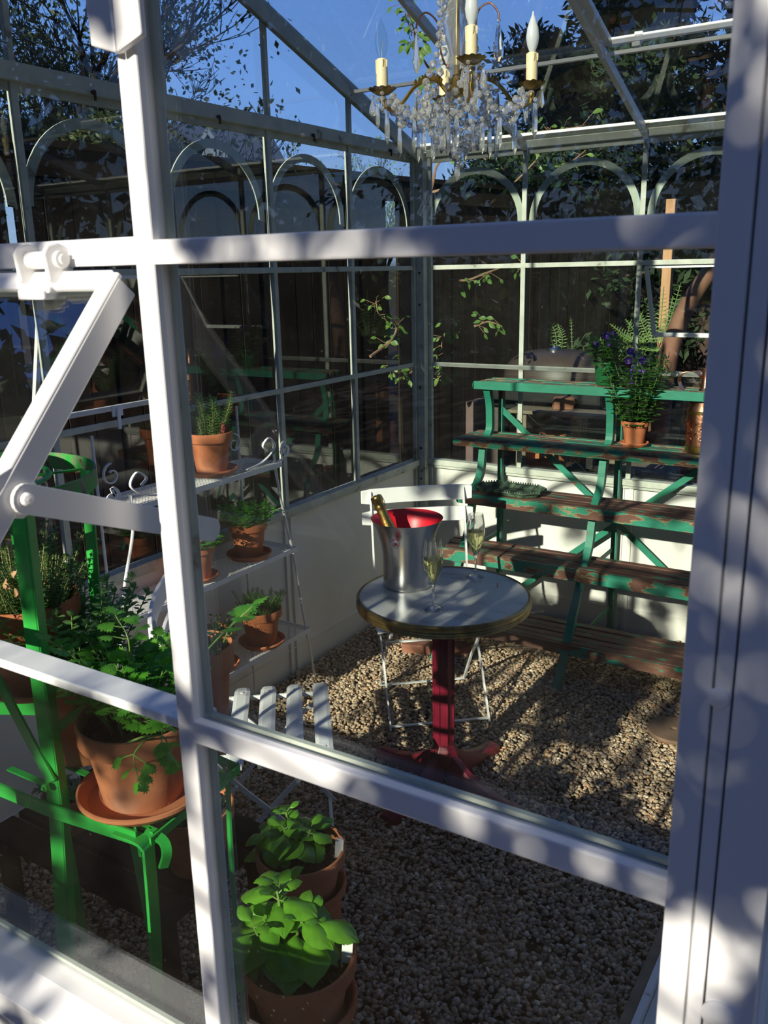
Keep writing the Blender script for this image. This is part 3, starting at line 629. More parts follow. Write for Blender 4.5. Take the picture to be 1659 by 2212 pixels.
def flute(x, y, label):
    t = thing('champagne_flute', (x, y, .7355), label, 'glass', 'half-full champagne flutes on the table'); c = (x, y, .7355)
    m_ = MB(); m_.lathe([(.0, .0), (.033, .0), (.0335, .001), (.012, .004), (.0050, .009), (.0034, .02), (.0033, .05), (.0045, .072), (.009, .088)], c, 32); m_.build('stem_and_foot', M_crystal, t, smooth=True)
    out_ = [(.0045, .086), (.012, .097), (.021, .116), (.0295, .145), (.0325, .170), (.0310, .200), (.0260, .236)]
    inn = [(r-.001, z+.0005) for r, z in out_]
    m_ = MB(); m_.lathe(out_+[(r, z) for r, z in inn[::-1]]+[(0, .0875)], c, 40); m_.v = m_.v; m_.build('bowl', M_crystal, t, smooth=True)
    m_ = MB(); m_.lathe([(0, .0885), (.0110, .098), (.0198, .117), (.0281, .145), (.0311, .168), (.0310, .174), (0, .174)], c, 40); m_.build('wine', M_wine, t, smooth=True)
flute(-1.286, 2.342, 'nearer champagne flute, in front of the ice bucket')
flute(-1.300, 2.681, 'farther champagne flute, standing near the back edge of the table')
m_ = MB(); m_.bar((-1.205, 2.66, .7365), (-1.19, 2.628, .7365), .003, .002); tag(m_.build('red_thread', M_red), 'tiny red scrap lying on the marble behind the wine glasses', 'scrap')
# tray
tz = .7545
def octring(c, a, b, z, rot):
    p = [(a, b*.45), (a*.62, b), (-a*.62, b), (-a, b*.45), (-a, -b*.45), (-a*.62, -b), (a*.62, -b), (a, -b*.45)]
    return [(c[0]+u*math.cos(rot)-v*math.sin(rot), c[1]+u*math.sin(rot)+v*math.cos(rot), z) for u, v in p]
tr = thing('tray', (-1.665, 3.815, tz), 'octagonal corroded dark green iron tray on the middle tier', 'tray')
m_ = MB(); rings = [octring((-1.665, 3.815), a, b, z, .0) for a, b, z in ((.145, .075, tz+.004), (.158, .088, tz+.020), (.170, .098, tz+.024), (.170, .098, tz+.020), (.156, .086, tz+.014), (.146, .077, tz))]
vs = [v for r in rings for v in r]; fs = [(i*8+k, i*8+(k+1) % 8, (i+1)*8+(k+1) % 8, (i+1)*8+k) for i in range(5) for k in range(8)]+[tuple(range(8))[::-1], tuple(40+k for k in range(8))]
m_.add(vs, fs); m_.build('tray_plate', M_tray, tr)
m_ = MB(); rg = octring((-1.665, 3.815), .164, .093, tz+.028, 0)
for k in range(8):
    a, b = Vector(rg[k]), Vector(rg[(k+1) % 8]); n = max(2, int((b-a).length/.012))
    for i in range(n): p = a.lerp(b, i/n); m_.mm((p.x-.0025, p.y-.0025, p.z-.006), (p.x+.0025, p.y+.0025, p.z+.004))
m_.build('pierced_gallery', M_tray, tr)

# ================================================================== FOLDING CHAIRS
def chair(cx, cy, ang, label, nslat=5):
    t = thing('folding_chair', (cx, cy, 0), label, 'chair', 'white slatted folding chairs'); f = Vector((math.cos(ang), math.sin(ang), 0)); s = Vector((-f.y, f.x, 0)); o = Vector((cx, cy, 0))
    def P(u, v, z): return o+f*u+s*v+Vector((0,0,z))
    W = .205
    for sg in (1, -1):
        l_ = MB(); l_.ribbon(catmull([P(-.285, sg*W, .885), P(-.235, sg*W, .70), P(-.19, sg*W, .50), P(-.10, sg*W, .37), P(.06, sg*W, .20), P(.205, sg*W, .008)], 5), .014, .007, up=f); l_.build('back_stile_leg', M_white, t)
        l_ = MB(); l_.ribbon([P(.19, sg*(W-.014), .425), P(.10, sg*(W-.014), .36), P(-.06, sg*(W-.014), .19), P(-.20, sg*(W-.014), .008)], .014, .007, up=f); l_.build('leg', M_white, t)
        l_ = MB(); l_.bar(P(-.19, sg*(W-.02), .436), P(.20, sg*(W-.02), .436), .008, .014); l_.build('seat_rail', M_white, t)
    for u, z, w_ in ((.19, .02, W), (-.185, .02, W-.014), (.09, .345, W)):
        l_ = MB(); l_.bar(P(u, -w_, z), P(u, w_, z), .012, .005); l_.build('stretcher', M_white, t)
    for i in range(nslat):
        u = .172-.087*i; l_ = MB(); n = 14; prof = []
        hw = .026
        for k in range(n+1):
            vv = -.247+.494*k/n; q = abs(vv)/.247; ww = hw*(1 if q < .93 else .8); zz = .450-(.010*max(0, q-.80)/.2)
            prof.append((vv, ww, zz))
        vs = []; fs = []
        for vv, ww, zz in prof:
            for a, dz in ((-ww, 0), (-ww*.55, .003), (ww*.55, .003), (ww, 0), (ww, -.012), (-ww, -.012)): vs.append(P(u+a, vv, zz+dz))
        for i_ in range(n):
            for j in range(6): fs.append((i_*6+j, i_*6+(j+1) % 6, (i_+1)*6+(j+1) % 6, (i_+1)*6+j))
        fs += [tuple(range(6))[::-1], tuple(n*6+j for j in range(6))]
        l_.add(vs, fs)
        for vv in (-.19, .19): l_.lathe([(.006, .003), (.005, .0045), (0, .005)], P(u, vv, .450), 10)
        l_.build('seat_slat', M_white, t)
    for z, hw in ((.862, .034), (.772, .032)):
        l_ = MB(); n = 12; vs = []; fs = []
        for k in range(n+1):
            vv = -.245+.49*k/n; b = .028*(1-(vv/.245)**2); q = .82 if k in (0, n) else 1
            for a, dd in ((-hw*q, 0), (hw*q, 0), (hw*q, .013), (-hw*q, .013)): vs.append(P(-.285-b*.7-dd+(.885-z)*.25-.0, vv, z+a))
        for i_ in range(n):
            for j in range(4): fs.append((i_*4+j, i_*4+(j+1) % 4, (i_+1)*4+(j+1) % 4, (i_+1)*4+j))
        fs += [(3,2,1,0), tuple(n*4+j for j in range(4))]
        l_.add(vs, fs); l_.build('backrest_slat', M_white, t, bevel=.003)
chair(-1.655, 2.985, math.radians(-50), 'white slatted folding chair behind the marble table')
chair(-1.640, 1.900, math.radians(37.7), 'white folding chair in front of the table, its bare slatted seat seen from above')

# ================================================================== WHITE ETAGERE
et = thing('wire_etagere', (-2.235, 2.28, 0), 'white three-tier wire mesh plant shelf along the left wall', 'plant stand')
Y0, Y1 = 1.76, 2.80
for z, x1, Y0, Y1 in ((.326, -2.142, 1.76, 2.80), (.710, -2.142, 1.80, 2.735), (1.084, -2.137, 1.86, 2.655)):
    x0 = -2.318; m_ = MB()
    for a, b in (((x0, Y0), (x0, Y1)), ((x1, Y0), (x1, Y1)), ((x0, Y0), (x1, Y0)), ((x0, Y1), (x1, Y1))): m_.bar((*a, z-.008), (*b, z-.008), .004, .020)
    top = m_.build('tier_frame', M_white, et)
    m_ = MB(); n = int((Y1-Y0+.17)/.0145)
    for k in range(n):
        for sg in (1, -1):
            ya = Y0+k*.0145-(.17 if sg > 0 else 0); yb = ya+.17*sg if sg > 0 else ya
            a = Vector((x0, ya, z)); b = Vector((x1, ya+.17*1, z)) if sg > 0 else Vector((x1, ya-.17, z))
            # clip to the tier
            def clip(a, b):
                p, q = a.copy(), b.copy(); dy = q.y-p.y
                for lim, lo in ((Y0, True), (Y1, False)):
                    for e in (0, 1):
                        v = (p, q)[e]; 
                        if (lo and v.y < lim) or (not lo and v.y > lim):
                            t_ = (lim-a.y)/(b.y-a.y); 
                            if t_ < 0 or t_ > 1: return None
                            w_ = a.lerp(b, t_)
                            if e == 0: p = w_
                            else: q = w_
                return (p, q) if (q-p).length > .003 else None
            c_ = clip(a, b)
            if c_: m_.bar(c_[0], c_[1], .0016, .0012)
    m_.build('wire_mesh', M_white, top)
for y, s in ((2.655, 1), (1.86, -1)):
    m_ = MB(); m_.tube(catmull([(-2.150, y-.03*s, 1.12), (-2.145, y-.02*s, 1.0), (-2.155, y+.03*s, .82), (-2.148, y+.055*s, .70), (-2.160, y+.10*s, .52), (-2.150, y+.12*s, .34), (-2.19, y+.20*s, .18), (-2.235, y+.28*s, .0)], 5), .0052, 8); m_.build('front_leg', M_white, et, smooth=True)
    m_ = MB(); m_.tube([(-2.318, y-.04*s, 1.30), (-2.318, y-.04*s, 0)], .0052, 8); m_.build('rear_leg', M_white, et, smooth=True)
    def scroll(c, r0, turns, dirn, zaxis=1):
        pts = []
        for k in range(28):
            t_ = k/27; r = r0*(1-.72*t_); th = PI*.5+dirn*turns*2*PI*t_; pts.append((c[0], c[1]+r*math.cos(th), c[2]+r*math.sin(th)))
        return pts
    m_ = MB(); m_.ribbon([(-2.15, y-.01*s, 1.086)]+[(-2.15, y+.02*s, 1.09)]+scroll((-2.15, y+.045*s, 1.125), .036, 1.15, s)[::1], .004, .010, up=(1,0,0)); m_.build('scroll', M_white, et); m_ = MB(); m_.ribbon(scroll((-2.30, y-.09*s, 1.16), .04, 1.1, -s), .010, .004, up=(1,0,0)); m_.build('scroll', M_white, et)
    m_ = MB(); m_.ribbon(catmull([(-2.145, y-.20*s, 1.092), (-2.145, y-.10*s, 1.105), (-2.145, y-.03*s, 1.15), (-2.145, y-.06*s, 1.19), (-2.145, y-.10*s, 1.165), (-2.145, y-.075*s, 1.145)], 6), .010, .004, up=(1,0,0)); m_.build('scroll', M_white, et)
m_ = MB()
for z in (.18,): m_.tube([(-2.318, 2.28, .33), (-2.27, 2.28, .0)], .004, 6)
m_.build('middle_prop', M_white, et)

# ================================================================== BRIGHT GREEN STAND
gs = thing('plant_stand', (-1.25, 0.90, 0), 'bright green flat-iron plant stand at the left, round ring on top', 'plant stand')
RC = (-1.380, .862)
def circ(c, r, z, n=48, a0=0, a1=2*PI): return [(c[0]+r*math.cos(a0+(a1-a0)*k/n), c[1]+r*math.sin(a0+(a1-a0)*k/n), z) for k in range(n+(a1-a0 < 6.28))]
m_ = MB(); m_.ribbon(circ(RC, .2085, 1.462, 64), .0315, .0035, closed=True); m_.build('top_band', mat('algae_green_enamel', [(.42, (.025, .33, .045)), (.56, (.20, .22, .13)), (.66, (.04, .06, .03))], 45, .6, bump=.3), gs)
for r, c in ((.140, (-1.390, .859)), (.074, (-1.400, .853))):
    m_ = MB(); m_.tube(circ(c, r, 1.468)+[circ(c, r, 1.468)[0]], .0042, 8, cap=False); m_.build('inner_ring', M_green, gs, smooth=True)
for th in (0.3, 1.35, 2.4, 3.45, 4.5, 5.5):
    m_ = MB(); a = Vector((RC[0]+.07*math.cos(th), RC[1]+.07*math.sin(th), 1.460)); b = Vector((RC[0]+.207*math.cos(th), RC[1]+.207*math.sin(th), 1.454)); m_.bar(a, b, .009, .0035); m_.build('ring_spoke', M_green, gs)
FL = [(-1.148, .791, 1.478), (-1.1396, .779, 1.24), (-1.1375, .7777, .96), (-1.1585, .770, .666), (-1.168, .766, .50), (-1.19, .76, 0)]
m_ = MB(); m_.ribbon(FL, .024, .0065, up=(1,.35,0)); m_.ribbon([(a+.009, b+.012, c) for a, b, c in FL], .0035, .021, up=(1,.35,0)); m_.build('front_post', M_green, gs, bevel=.001)
m_ = MB(); m_.ribbon([(-1.226, .985, 1.478), (-1.2145, .965, 1.24), (-1.2005, .9625, .96), (-1.197, .994, .54), (-1.21, 1.01, 0)], .021, .004, up=(1,.3,0)); m_.build('rear_post', M_green, gs)
m_ = MB(); m_.ribbon([(-1.572, .791, 1.478), (-1.575, .770, .96), (-1.582, .756, .54), (-1.60, .75, 0)], .021, .004, up=(1,.3,0)); m_.build('front_post', M_green, gs)
m_ = MB(); m_.ribbon([(-1.505, 1.022, 1.478), (-1.498, 1.022, .96), (-1.505, 1.05, .54), (-1.51, 1.07, 0)], .021, .004, up=(1,.3,0)); m_.build('rear_post', M_green, gs)
# lower platform and its legs
m_ = MB(); m_.ribbon([(-1.589, .7525, .9495), (-1.2726, .7644, .960), (-1.1375, .770, .9586), (-.9604, .7896, .9586)], .025, .0055, up=(0,0,1)); m_.build('front_rail', M_green, gs, bevel=.001)
m_ = MB(); m_.ribbon(catmull([(-1.001, .7854, .960), (-.9604, .7896, .9586), (-.9443, .7924, .9495), (-.9415, .7924, .925), (-.9436, .7875, .750), (-.9534, .7784, .54), (-.96, .775, 0)], 4), .025, .0055, up=(.15,-1,0)); m_.build('front_leg', M_green, gs, bevel=.001)
m_ = MB(); m_.ribbon(catmull([(-.9604, .805, .960), (-.9345, .8155, .9495), (-.9226, .812, .932), (-.9275, .8064, .9075)], 5), .0155, .005, up=(.4,1,0)); m_.build('curled_end', M_green, gs)
m_ = MB(); m_.ribbon([(-.9415, .798, .953), (-.9604, 1.029, .953)], .0155, .004); m_.build('side_rail', M_green, gs)
m_ = MB(); m_.ribbon(catmull([(-.962, 1.029, .955), (-1.0, 1.045, .925), (-1.022, 1.060, .86), (-1.050, 1.082, .645), (-1.075, 1.11, .40), (-1.09, 1.13, 0)], 4), .017, .004, up=(.9,-.45,0)); m_.build('rear_leg', M_green, gs)
m_ = MB(); m_.ribbon([(-.9611, 1.029, .953), (-1.204, 1.05, .953), (-1.505, 1.022, .953)], .0155, .004); m_.build('rear_rail', M_green, gs)
for y in (.815, .872, .930, .988):
    m_ = MB(); m_.bar((-1.31, y, .960), (-.947, y, .960), .012, .003); m_.build('platform_slat', M_green, gs)
m_ = MB(); m_.bar(onY(-60, 1365, .760), onY(112, 1688, .7735), .024, .004, up=(0,1,0)); m_.build('diagonal_brace', M_green, gs)
m_ = MB(); p_ = Vector((-1.1354, .7644, 1.0076)); m_.lathe([(.0065, 0), (.0065, .005), (.003, .005), (.003, .009), (0, .010)], p_, 6, axis=(.1,-1,0)); m_.build('hex_bolt', M_green, gs)
m_ = MB(); m_.ribbon(catmull([(-1.120, .985, 1.020), (-1.235, .945, 1.034), (-1.33, .885, 1.040), (-1.43, .835, 1.040), (-1.54, .798, 1.040)], 4), .024, .004); m_.build('middle_band', M_green, gs)
m_ = MB(); m_.ribbon([(-1.204, .963, 1.0825), (-1.150, .795, 1.0825)], .018, .004)
for dy in (-.02, .035): m_.bar((-1.55, .84+dy, 1.0945), (-1.19, .896+dy, 1.0945), .0125, .003)
m_.build('middle_support', M_green, gs)
# low dark bench behind it
lb = thing('low_bench', (-1.56, 1.26, 0), 'low dark wooden bench in the shade behind the green stand, small pots on it', 'bench')
for y in (1.13, 1.23, 1.33, 1.43): m_ = MB(); m_.mm((-1.90, y-.042, .43), (-1.26, y+.042, .45)); m_.build('board', M_fence, lb, bevel=.002)
for x in (-1.86, -1.30):
    for y in (1.12, 1.43): m_ = MB(); m_.mm((x-.018, y-.018, -.01), (x+.018, y+.018, .43)); m_.build('leg', M_fence, lb)

# ================================================================== LEAVES AND POTS
def frame_of(d, up):
    d = Vector(d).normalized(); s = d.cross(Vector(up)); s = s.normalized() if s.length > 1e-4 else d.orthogonal().normalized(); return d, s, s.cross(d).normalized()
def ovate(mb, p, d, up, L, W, cup=.15, bend=.35, rows=5, cols=4, mi=0, peak=.42, ser=0, vein=0):
    d, s, n = frame_of(d, up); p = Vector(p); vs = []; fs = []
    for i in range(rows+1):
        t = i/rows; wd = W/2*max(0.02, (math.sin(PI*t**(math.log(.5)/math.log(peak))))**.8) if 0 < t < 1 else W*.015
        if ser and i % 2: wd *= 1-ser
        c = p+d*(L*t*(1-.25*bend*t))-n*(bend*L*t*t*.6)
        for j in range(cols+1):
            u = -1+2*j/cols; vs.append(c+s*(wd*u)+n*(cup*W*(abs(u)**1.3)*.5*math.sin(PI*min(1, t+.1))+.02*L*math.sin(9*t+4*u)*abs(u)+vein*L*(math.sin(26*t-9*abs(u))*abs(u)*(1-abs(u)*.5)+1.2*min(abs(u)*3, 1))))
    for i in range(rows):
        for j in range(cols): a = i*(cols+1)+j; fs.append((a, a+1, a+cols+2, a+cols+1))
    mb.add(vs, fs, mi)
PARS = [(0, 0), (.10, .22), (.30, .30), (.22, .42), (.46, .44), (.34, .56), (.50, .68), (.26, .70), (.30, .88), (.10, .82), (0, 1.0)]
def parsleaflet(mb, p, d, up, L, mi=0):
    d, s, n = frame_of(d, up); p = Vector(p); r_ = random.uniform(.85, 1.15)
    out_ = PARS+[(-x, y) for x, y in PARS[-2:0:-1]]; cz = random.uniform(-.12, .12)
    vs = [p+d*(.45*L)-n*.03*L]+[p+s*(x*L*r_)+d*(y*L)-n*(L*(.32*x*x+.25*y*y+cz*x*y)) for x, y in out_]
    k = len(out_); mb.add(vs, [(0, i+1, (i+1) % k+1) for i in range(k)], mi)
def rnd_dir(el0, el1):
    a = random.uniform(0, 2*PI); e = math.radians(random.uniform(el0, el1)); return Vector((math.cos(a)*math.cos(e), math.sin(a)*math.cos(e), math.sin(e)))
def stem_path(p, d, L, droop=.2, n=5, wob=.04):
    pts = [Vector(p)]; d = Vector(d).normalized()
    for i in range(n):
        d = (d+Vector((random.uniform(-wob, wob), random.uniform(-wob, wob), -droop/n*random.uniform(.5, 1.5)))).normalized(); pts.append(pts[-1]+d*L/n)
    return pts
def pot(loc, R, H, mat_=None, base=.66, band=.24, plant=None, label='', cat='potted plant', name='potted_herb', group=None, saucer=None, tagc=None, tilt=None, soil=True):
    x, y, z = loc; mat_ = mat_ or M_terra
    t = thing(name, loc, label, cat, group); rb = R*base; zb = H*(1-band); rm = rb+(R*.93-rb)*(zb/H)
    m_ = MB(); m_.lathe([(0, 0), (rb, 0), (rb+.001, .002), (rm, zb), (R*.985, zb+.002), (R, zb+.006), (R*1.01, H-.006), (R*1.0, H-.001), (R*.97, H), (R*.93, H-.003), (R*.91, H-.012), (R*.80, H*.6), (0, H*.6)], loc, 56); m_.build('pot', mat_, t, smooth=True)
    if soil:
        m_ = MB(); vs = []; fs = []; n = 26
        for i in range(n+1):
            for j in range(n+1):
                u, v = -1+2*i/n, -1+2*j/n; q = max(abs(u), abs(v)); l = math.hypot(u, v) or 1; r_ = q*R*.915
                vs.append((x+u/l*r_, y+v/l*r_, z+H*.87+random.uniform(-.004, .005)))
        for i in range(n):
            for j in range(n): a = i*(n+1)+j; fs.append((a, a+n+1, a+n+2, a+1))
        m_.add(vs, fs); m_.build('soil', M_soil, t, smooth=True)
    if plant: plant(t, Vector((x, y, z+H*.87)), R*.9)
    if tagc:
        for dx, dy, h_, mt in tagc:
            m_ = MB(); w_ = .009; m_.prism([(-w_*.4, -.03), (w_*.4, -.03), (w_, 0), (w_, h_), (0, h_+.008), (-w_, h_), (-w_, 0)], (x+dx, y+dy, z+H*.87), (.85, .5, 0), (.06, .04, 1), .0012); m_.build('plant_label', mt, t)
    if saucer:
        rs, hs, lab = saucer; s_ = MB(); s_.lathe([(0, .0), (rs*.82, 0), (rs*.86, .003), (rs*.97, hs*.6), (rs*1.0, hs*.72), (rs, hs*.95), (rs*.97, hs), (rs*.92, hs*.9), (rs*.84, .007), (0, .007)], (x, y, z-.0075), 56); so = s_.build('pot_saucer', mat_, smooth=True); tag(so, lab, 'saucer', 'terracotta saucers')
    return t
def plant_basil(n=9, spread=1.0, hgt=.13, LL=.075, seed=1, off=(0, 0)):
    def f(t, c, R):
        random.seed(seed); lf = MB(); st = MB()
        for i in range(n):
            a = 2*PI*i/n*2.4; r = R*.42*math.sqrt(i/n)*spread; b = c+Vector((r*math.cos(a)+off[0], r*math.sin(a)+off[1], -.01)); h_ = hgt*random.uniform(.65, 1.15)
            pts = stem_path(b, (math.cos(a)*.45*i/n+off[0]*2, math.sin(a)*.45*i/n+off[1]*2, 1), h_, 0); st.tube(pts, [.0032, .003, .0027, .0025, .0023, .002], 6)
            for k, (tt, sc) in enumerate(((.4, .85), (.66, 1.0), (.86, .8), (1.0, .42))):
                q = pts[0].lerp(pts[-1], tt) if k < 3 else pts[-1]; a0 = a+k*PI/2+random.uniform(-.3, .3)
                for s2 in (0, PI):
                    th = a0+s2; e = (-.15, .05, .25, .9)[k]; d = Vector((math.cos(th), math.sin(th), e)); L = LL*sc*random.uniform(.8, 1.15)
                    st.tube([q, q+d.normalized()*.012], .0012, 4); ovate(lf, q+d.normalized()*.011, d, (0, 0, 1), L, L*.68, cup=-.40, bend=random.uniform(.5, .95), rows=16, cols=10, peak=.45, vein=.014)
        st.build('stems', M_stem, t, smooth=True); lf.build('basil_leaves', M_basil, t, smooth=True, auto=False)
    return f
def plant_parsley(n=26, hgt=.15, out_=.6, LL=.026, seed=3, extra=()):
    def f(t, c, R):
        random.seed(seed); lf = MB(); st = MB()
        def sprig(pts, L, levels=3):
            st.tube(pts, [.0019*(1-.5*i/(len(pts)-1)) for i in range(len(pts))], 5); tip = pts[-1]; d = (pts[-1]-pts[-2]).normalized()
            s = d.cross(Vector((0,0,1))); s = s.normalized() if s.length > .01 else Vector((1,0,0))
            for lv in range(levels):
                q = tip-d*(lv*L*1.15)
                for sg in ((0,) if lv == 0 else (-1, 1)):
                    dd = (d*(1 if lv == 0 else .5)+s*sg*.9+Vector((0,0,.05))).normalized(); q2 = q+dd*(0 if lv == 0 else L*.5*lv); st.tube([q, q2+dd*.001], .0009, 4)
                    up = Vector((random.uniform(-.35, .35), random.uniform(-.35, .35), 1))
                    for da in (-.75, 0, .75):
                        d3 = (dd*math.cos(da)+dd.cross(up).normalized()*math.sin(da)); parsleaflet(lf, q2, d3, up, L*(1.25 if da == 0 else 1.0)*random.uniform(.85, 1.15))
        for i in range(n):
            a = random.uniform(0, 2*PI); r = R*.5*random.random(); b = c+Vector((r*math.cos(a), r*math.sin(a), -.01)); tl = out_*random.uniform(.15, 1)
            sprig(stem_path(b, (math.cos(a)*tl, math.sin(a)*tl, 1), hgt*random.uniform(.55, 1.1), .45), LL*random.uniform(.8, 1.2))
        for e in extra: sprig(catmull([c+Vector(e[0])]+[Vector(q) for q in e[1:]], 6), LL*1.15)
        st.build('stems', M_stem, t, smooth=True); lf.build('parsley_leaves', M_parsley, t, smooth=True, auto=False)
    return f
def plant_sprig(n=30, hgt=.15, LL=.009, W=.45, gap=.009, spread=.35, mat_=None, smat=None, seed=5, curl=.3, r0=.75, per=2, hv=.6):
    def f(t, c, R):
        random.seed(seed); lf = MB(); st = MB()
        for i in range(n):
            a = random.uniform(0, 2*PI); r = R*r0*math.sqrt(random.random()); b = c+Vector((r*math.cos(a), r*math.sin(a), -.008)); h_ = hgt*random.uniform(1-hv, 1.0)
            pts = catmull(stem_path(b, (math.cos(a)*spread*r/R+random.uniform(-.12, .12), math.sin(a)*spread*r/R+random.uniform(-.12, .12), 1), h_, .05, 4, .08), 3); st.tube(pts, .0011, 4)
            acc = .2*gap; k = 0
            for p, q in zip(pts[:-1], pts[1:]):
                seg = (q-p).length
                while acc < seg:
                    x = p.lerp(q, acc/seg); k += 1
                    for m2 in range(per):
                        th = k*1.57+m2*2*PI/per+random.uniform(-.3, .3); d = Vector((math.cos(th), math.sin(th), .45)); L = LL*random.uniform(.7, 1.2); ovate(lf, x, d, (0,0,1), L, L*W, cup=.1, bend=curl, rows=3, cols=2)
                    acc += gap
                acc -= seg
            for m2 in range(3): th = m2*2.1; ovate(lf, pts[-1], (math.cos(th)*.5, math.sin(th)*.5, 1), (1,0,0), LL*.7, LL*.7*W, rows=3, cols=2)
        st.build('stems', smat or M_wood_stem, t); lf.build('leaves', mat_ or M_thyme, t, smooth=True, auto=False)
    return f
def plant_sage(n=14, seed=8, LL=.05, mat_=None, hgt=.09, W=.34):
    return plant_sprig(n, hgt, LL, W, .014, .9, mat_ or M_sage, M_stem, seed, .5, .6)

random.seed(11)
TW = [(.03, -.02, .035, M_tagred)]
pot((-2.236, 2.365, 1.096), .0845, .150, plant=plant_sprig(46, .17, .024, .22, .006, .5, M_oregano, seed=21), label='terracotta pot of upright dark herb alone on the top wire tier', saucer=(.097, .022, 'terracotta saucer under the pot on the top wire tier'), name='potted_rosemary', tagc=[(.045, .02, .045, M_tagred)])
pot((-2.225, 2.530, .721), .078, .142, plant=plant_sprig(46, .11, .026, .9, .013, 1.2, M_parsley, M_stem, 22, .5), label='terracotta pot of round-leaved herb at the right on the middle wire tier', saucer=(.090, .022, 'terracotta saucer at the right on the middle wire tier'), name='potted_cilantro')
pot((-2.222, 2.235, .721), .070, .130, plant=plant_parsley(30, .11, 1.3, .014, 23), label='small terracotta pot of curly herb at the left on the middle wire tier', saucer=(.076, .020, 'small terracotta saucer at the left on the middle wire tier'), name='potted_parsley')
pot((-2.212, 2.560, .337), .088, .150, plant=plant_sprig(90, .11, .014, .14, .003, .9, M_viola, M_stem, 24, .2), label='terracotta pot of feathery dill at the right on the lowest wire tier', saucer=(.096, .024, 'terracotta saucer at the right on the lowest wire tier'), name='potted_dill', tagc=[(.03, .0, .03, M_tagred)])
pot((-2.225, 2.300, .337), .078, .145, plant=plant_sprig(20, .07, .02, .4, .012, .8, M_dark, M_stem, 25), label='terracotta pot half hidden at the left on the lowest wire tier', saucer=(.090, .022, 'terracotta saucer at the left on the lowest wire tier'), name='potted_herb')
# on the green stand
ZT = .9622
pot((-1.0346, .875, ZT+.0075), .095, .1435, M_terraold, base=.68, band=.27, plant=plant_parsley(72, .145, .95, .0185, 3, extra=[((.02, .0, 0), onY(420, 1440, .84), onY(470, 1380, .868), onY(545, 1310, .896)), ((-.02, -.015, 0), onY(180, 1440, .805), onY(110, 1385, .77)), ((.03, -.055, 0), onY(320, 1590, .755), onY(290, 1630, .75), onY(300, 1690, .755)), ((.04, -.045, 0), onY(350, 1590, .77), onY(370, 1640, .77)), ((-.035, .0, 0), onY(280, 1400, .826), onY(250, 1330, .84)), ((-.04, -.02, 0), onY(190, 1490, .798), onY(170, 1480, .784))]), label='large weathered terracotta pot of parsley on the green stand', saucer=(.107, .024, 'wide terracotta saucer under the big parsley pot'), name='potted_parsley')
pot((-1.232, .915, ZT), .0735, .183, M_terra, plant=plant_sprig(80, .19, .019, .55, .009, .55, M_oregano, M_stem, 31, .35, .9), label='terracotta pot of tall oregano behind the big parsley pot', name='potted_oregano')
pot((-1.045, 1.040, ZT), .0595, .21, M_terraold, base=.6, plant=plant_sprig(16, .06, .02, .6, .012, 1.0, M_dark, M_stem, 32), label='narrow dark terracotta pot at the back corner of the green stand', name='potted_herb', tagc=[(-.02, -.03, .035, M_tag), (.02, -.02, .035, M_tagred)])
pot((-1.2985, .884, 1.1035), .0895, .163, M_terra, plant=plant_sprig(120, .145, .0095, .6, .0055, .6, M_thyme, seed=33, r0=.95), label='large terracotta pot of bushy thyme high on the green stand', saucer=(.0875, .018, 'terracotta saucer under the bushy thyme pot'), name='potted_thyme')
tp = onY(35, 1285, .82)
for k, (dx, dz, sz, a, lab) in enumerate(((0, 0, .030, .5, 'curled dry tan leaf lowest on the thyme at the left edge'), (-.012, .008, .026, 2.4, 'dry tan leaf leaning left on the thyme at the left edge'), (.0, .03, .018, 1.0, 'smallest dry tan leaf, topmost on the thyme'))):
    dl = MB(); ovate(dl, tp+Vector((dx, 0, dz)), (math.cos(a), -.2, math.sin(a)), (0, -1, .3), sz, sz*.7, cup=.6, bend=.7, ser=.4, rows=6); tag(dl.build('dry_leaf', M_dryleaf, smooth=True, auto=False), lab, 'leaf')
pot((-1.425, .858, 1.4725), .068, .060, M_terra, base=.62, band=.3, soil=True, label='shallow terracotta bowl sitting in the round green ring', name='terracotta_bowl', cat='pot')
# low pots
pot((-1.72, 1.21, .4505), .060, .105, M_terraold, plant=plant_sage(16, 41, .036, None, .065), label='small pot of grey-green sage on the low dark bench', name='potted_sage')
pot((-1.345, 1.275, .4505), .095, .16, M_terra, plant=plant_sprig(14, .09, .03, .5, .02, .8, M_dark, M_stem, 53), label='shaded terracotta pot with an orange tag on the low dark bench', name='potted_herb', tagc=[(.045, -.04, .045, M_tagorange)])
def tower(x, y, zr, R, H, seed, n, hgt, LL, off, lab, tg):
    pot((x, y, zr-H), R, H, M_terraold if seed == 51 else M_terra, band=.22, plant=plant_basil(n, .9, hgt, LL, seed, off), label=lab+', nested in a wider pot', name='potted_basil', tagc=tg)
    pot((x, y, zr-H-.055), R*.99, H*.80, M_terra, soil=False, base=.80, band=.2, label='wider empty terracotta pot holding the '+lab, name='terracotta_pot', cat='pot')
    zb = zr-H-.06
    s_ = MB(); s_.lathe([(R*.98, .012), (R*.98, .05), (R*.9, .052), (R*.70, zb), (0, zb), (0, zb-.01), (R*.68, zb-.012), (R*.86, .012)], (x, y, 0), 40); tag(s_.build('upturned_pot', M_terraold, smooth=True), 'upturned terracotta pot on the gravel under the '+lab, 'pot')
tower(-1.040, 1.287, .60, .098, .155, 51, 6, .085, .080, (-.030, .004), 'farther basil pot', [(.080, .03, .045, M_tag)])
tower(-.780, .945, .71, .097, .155, 52, 7, .110, .094, (-.032, .004), 'nearer big-leaved basil pot', [(.073, .035, .05, M_tag)])
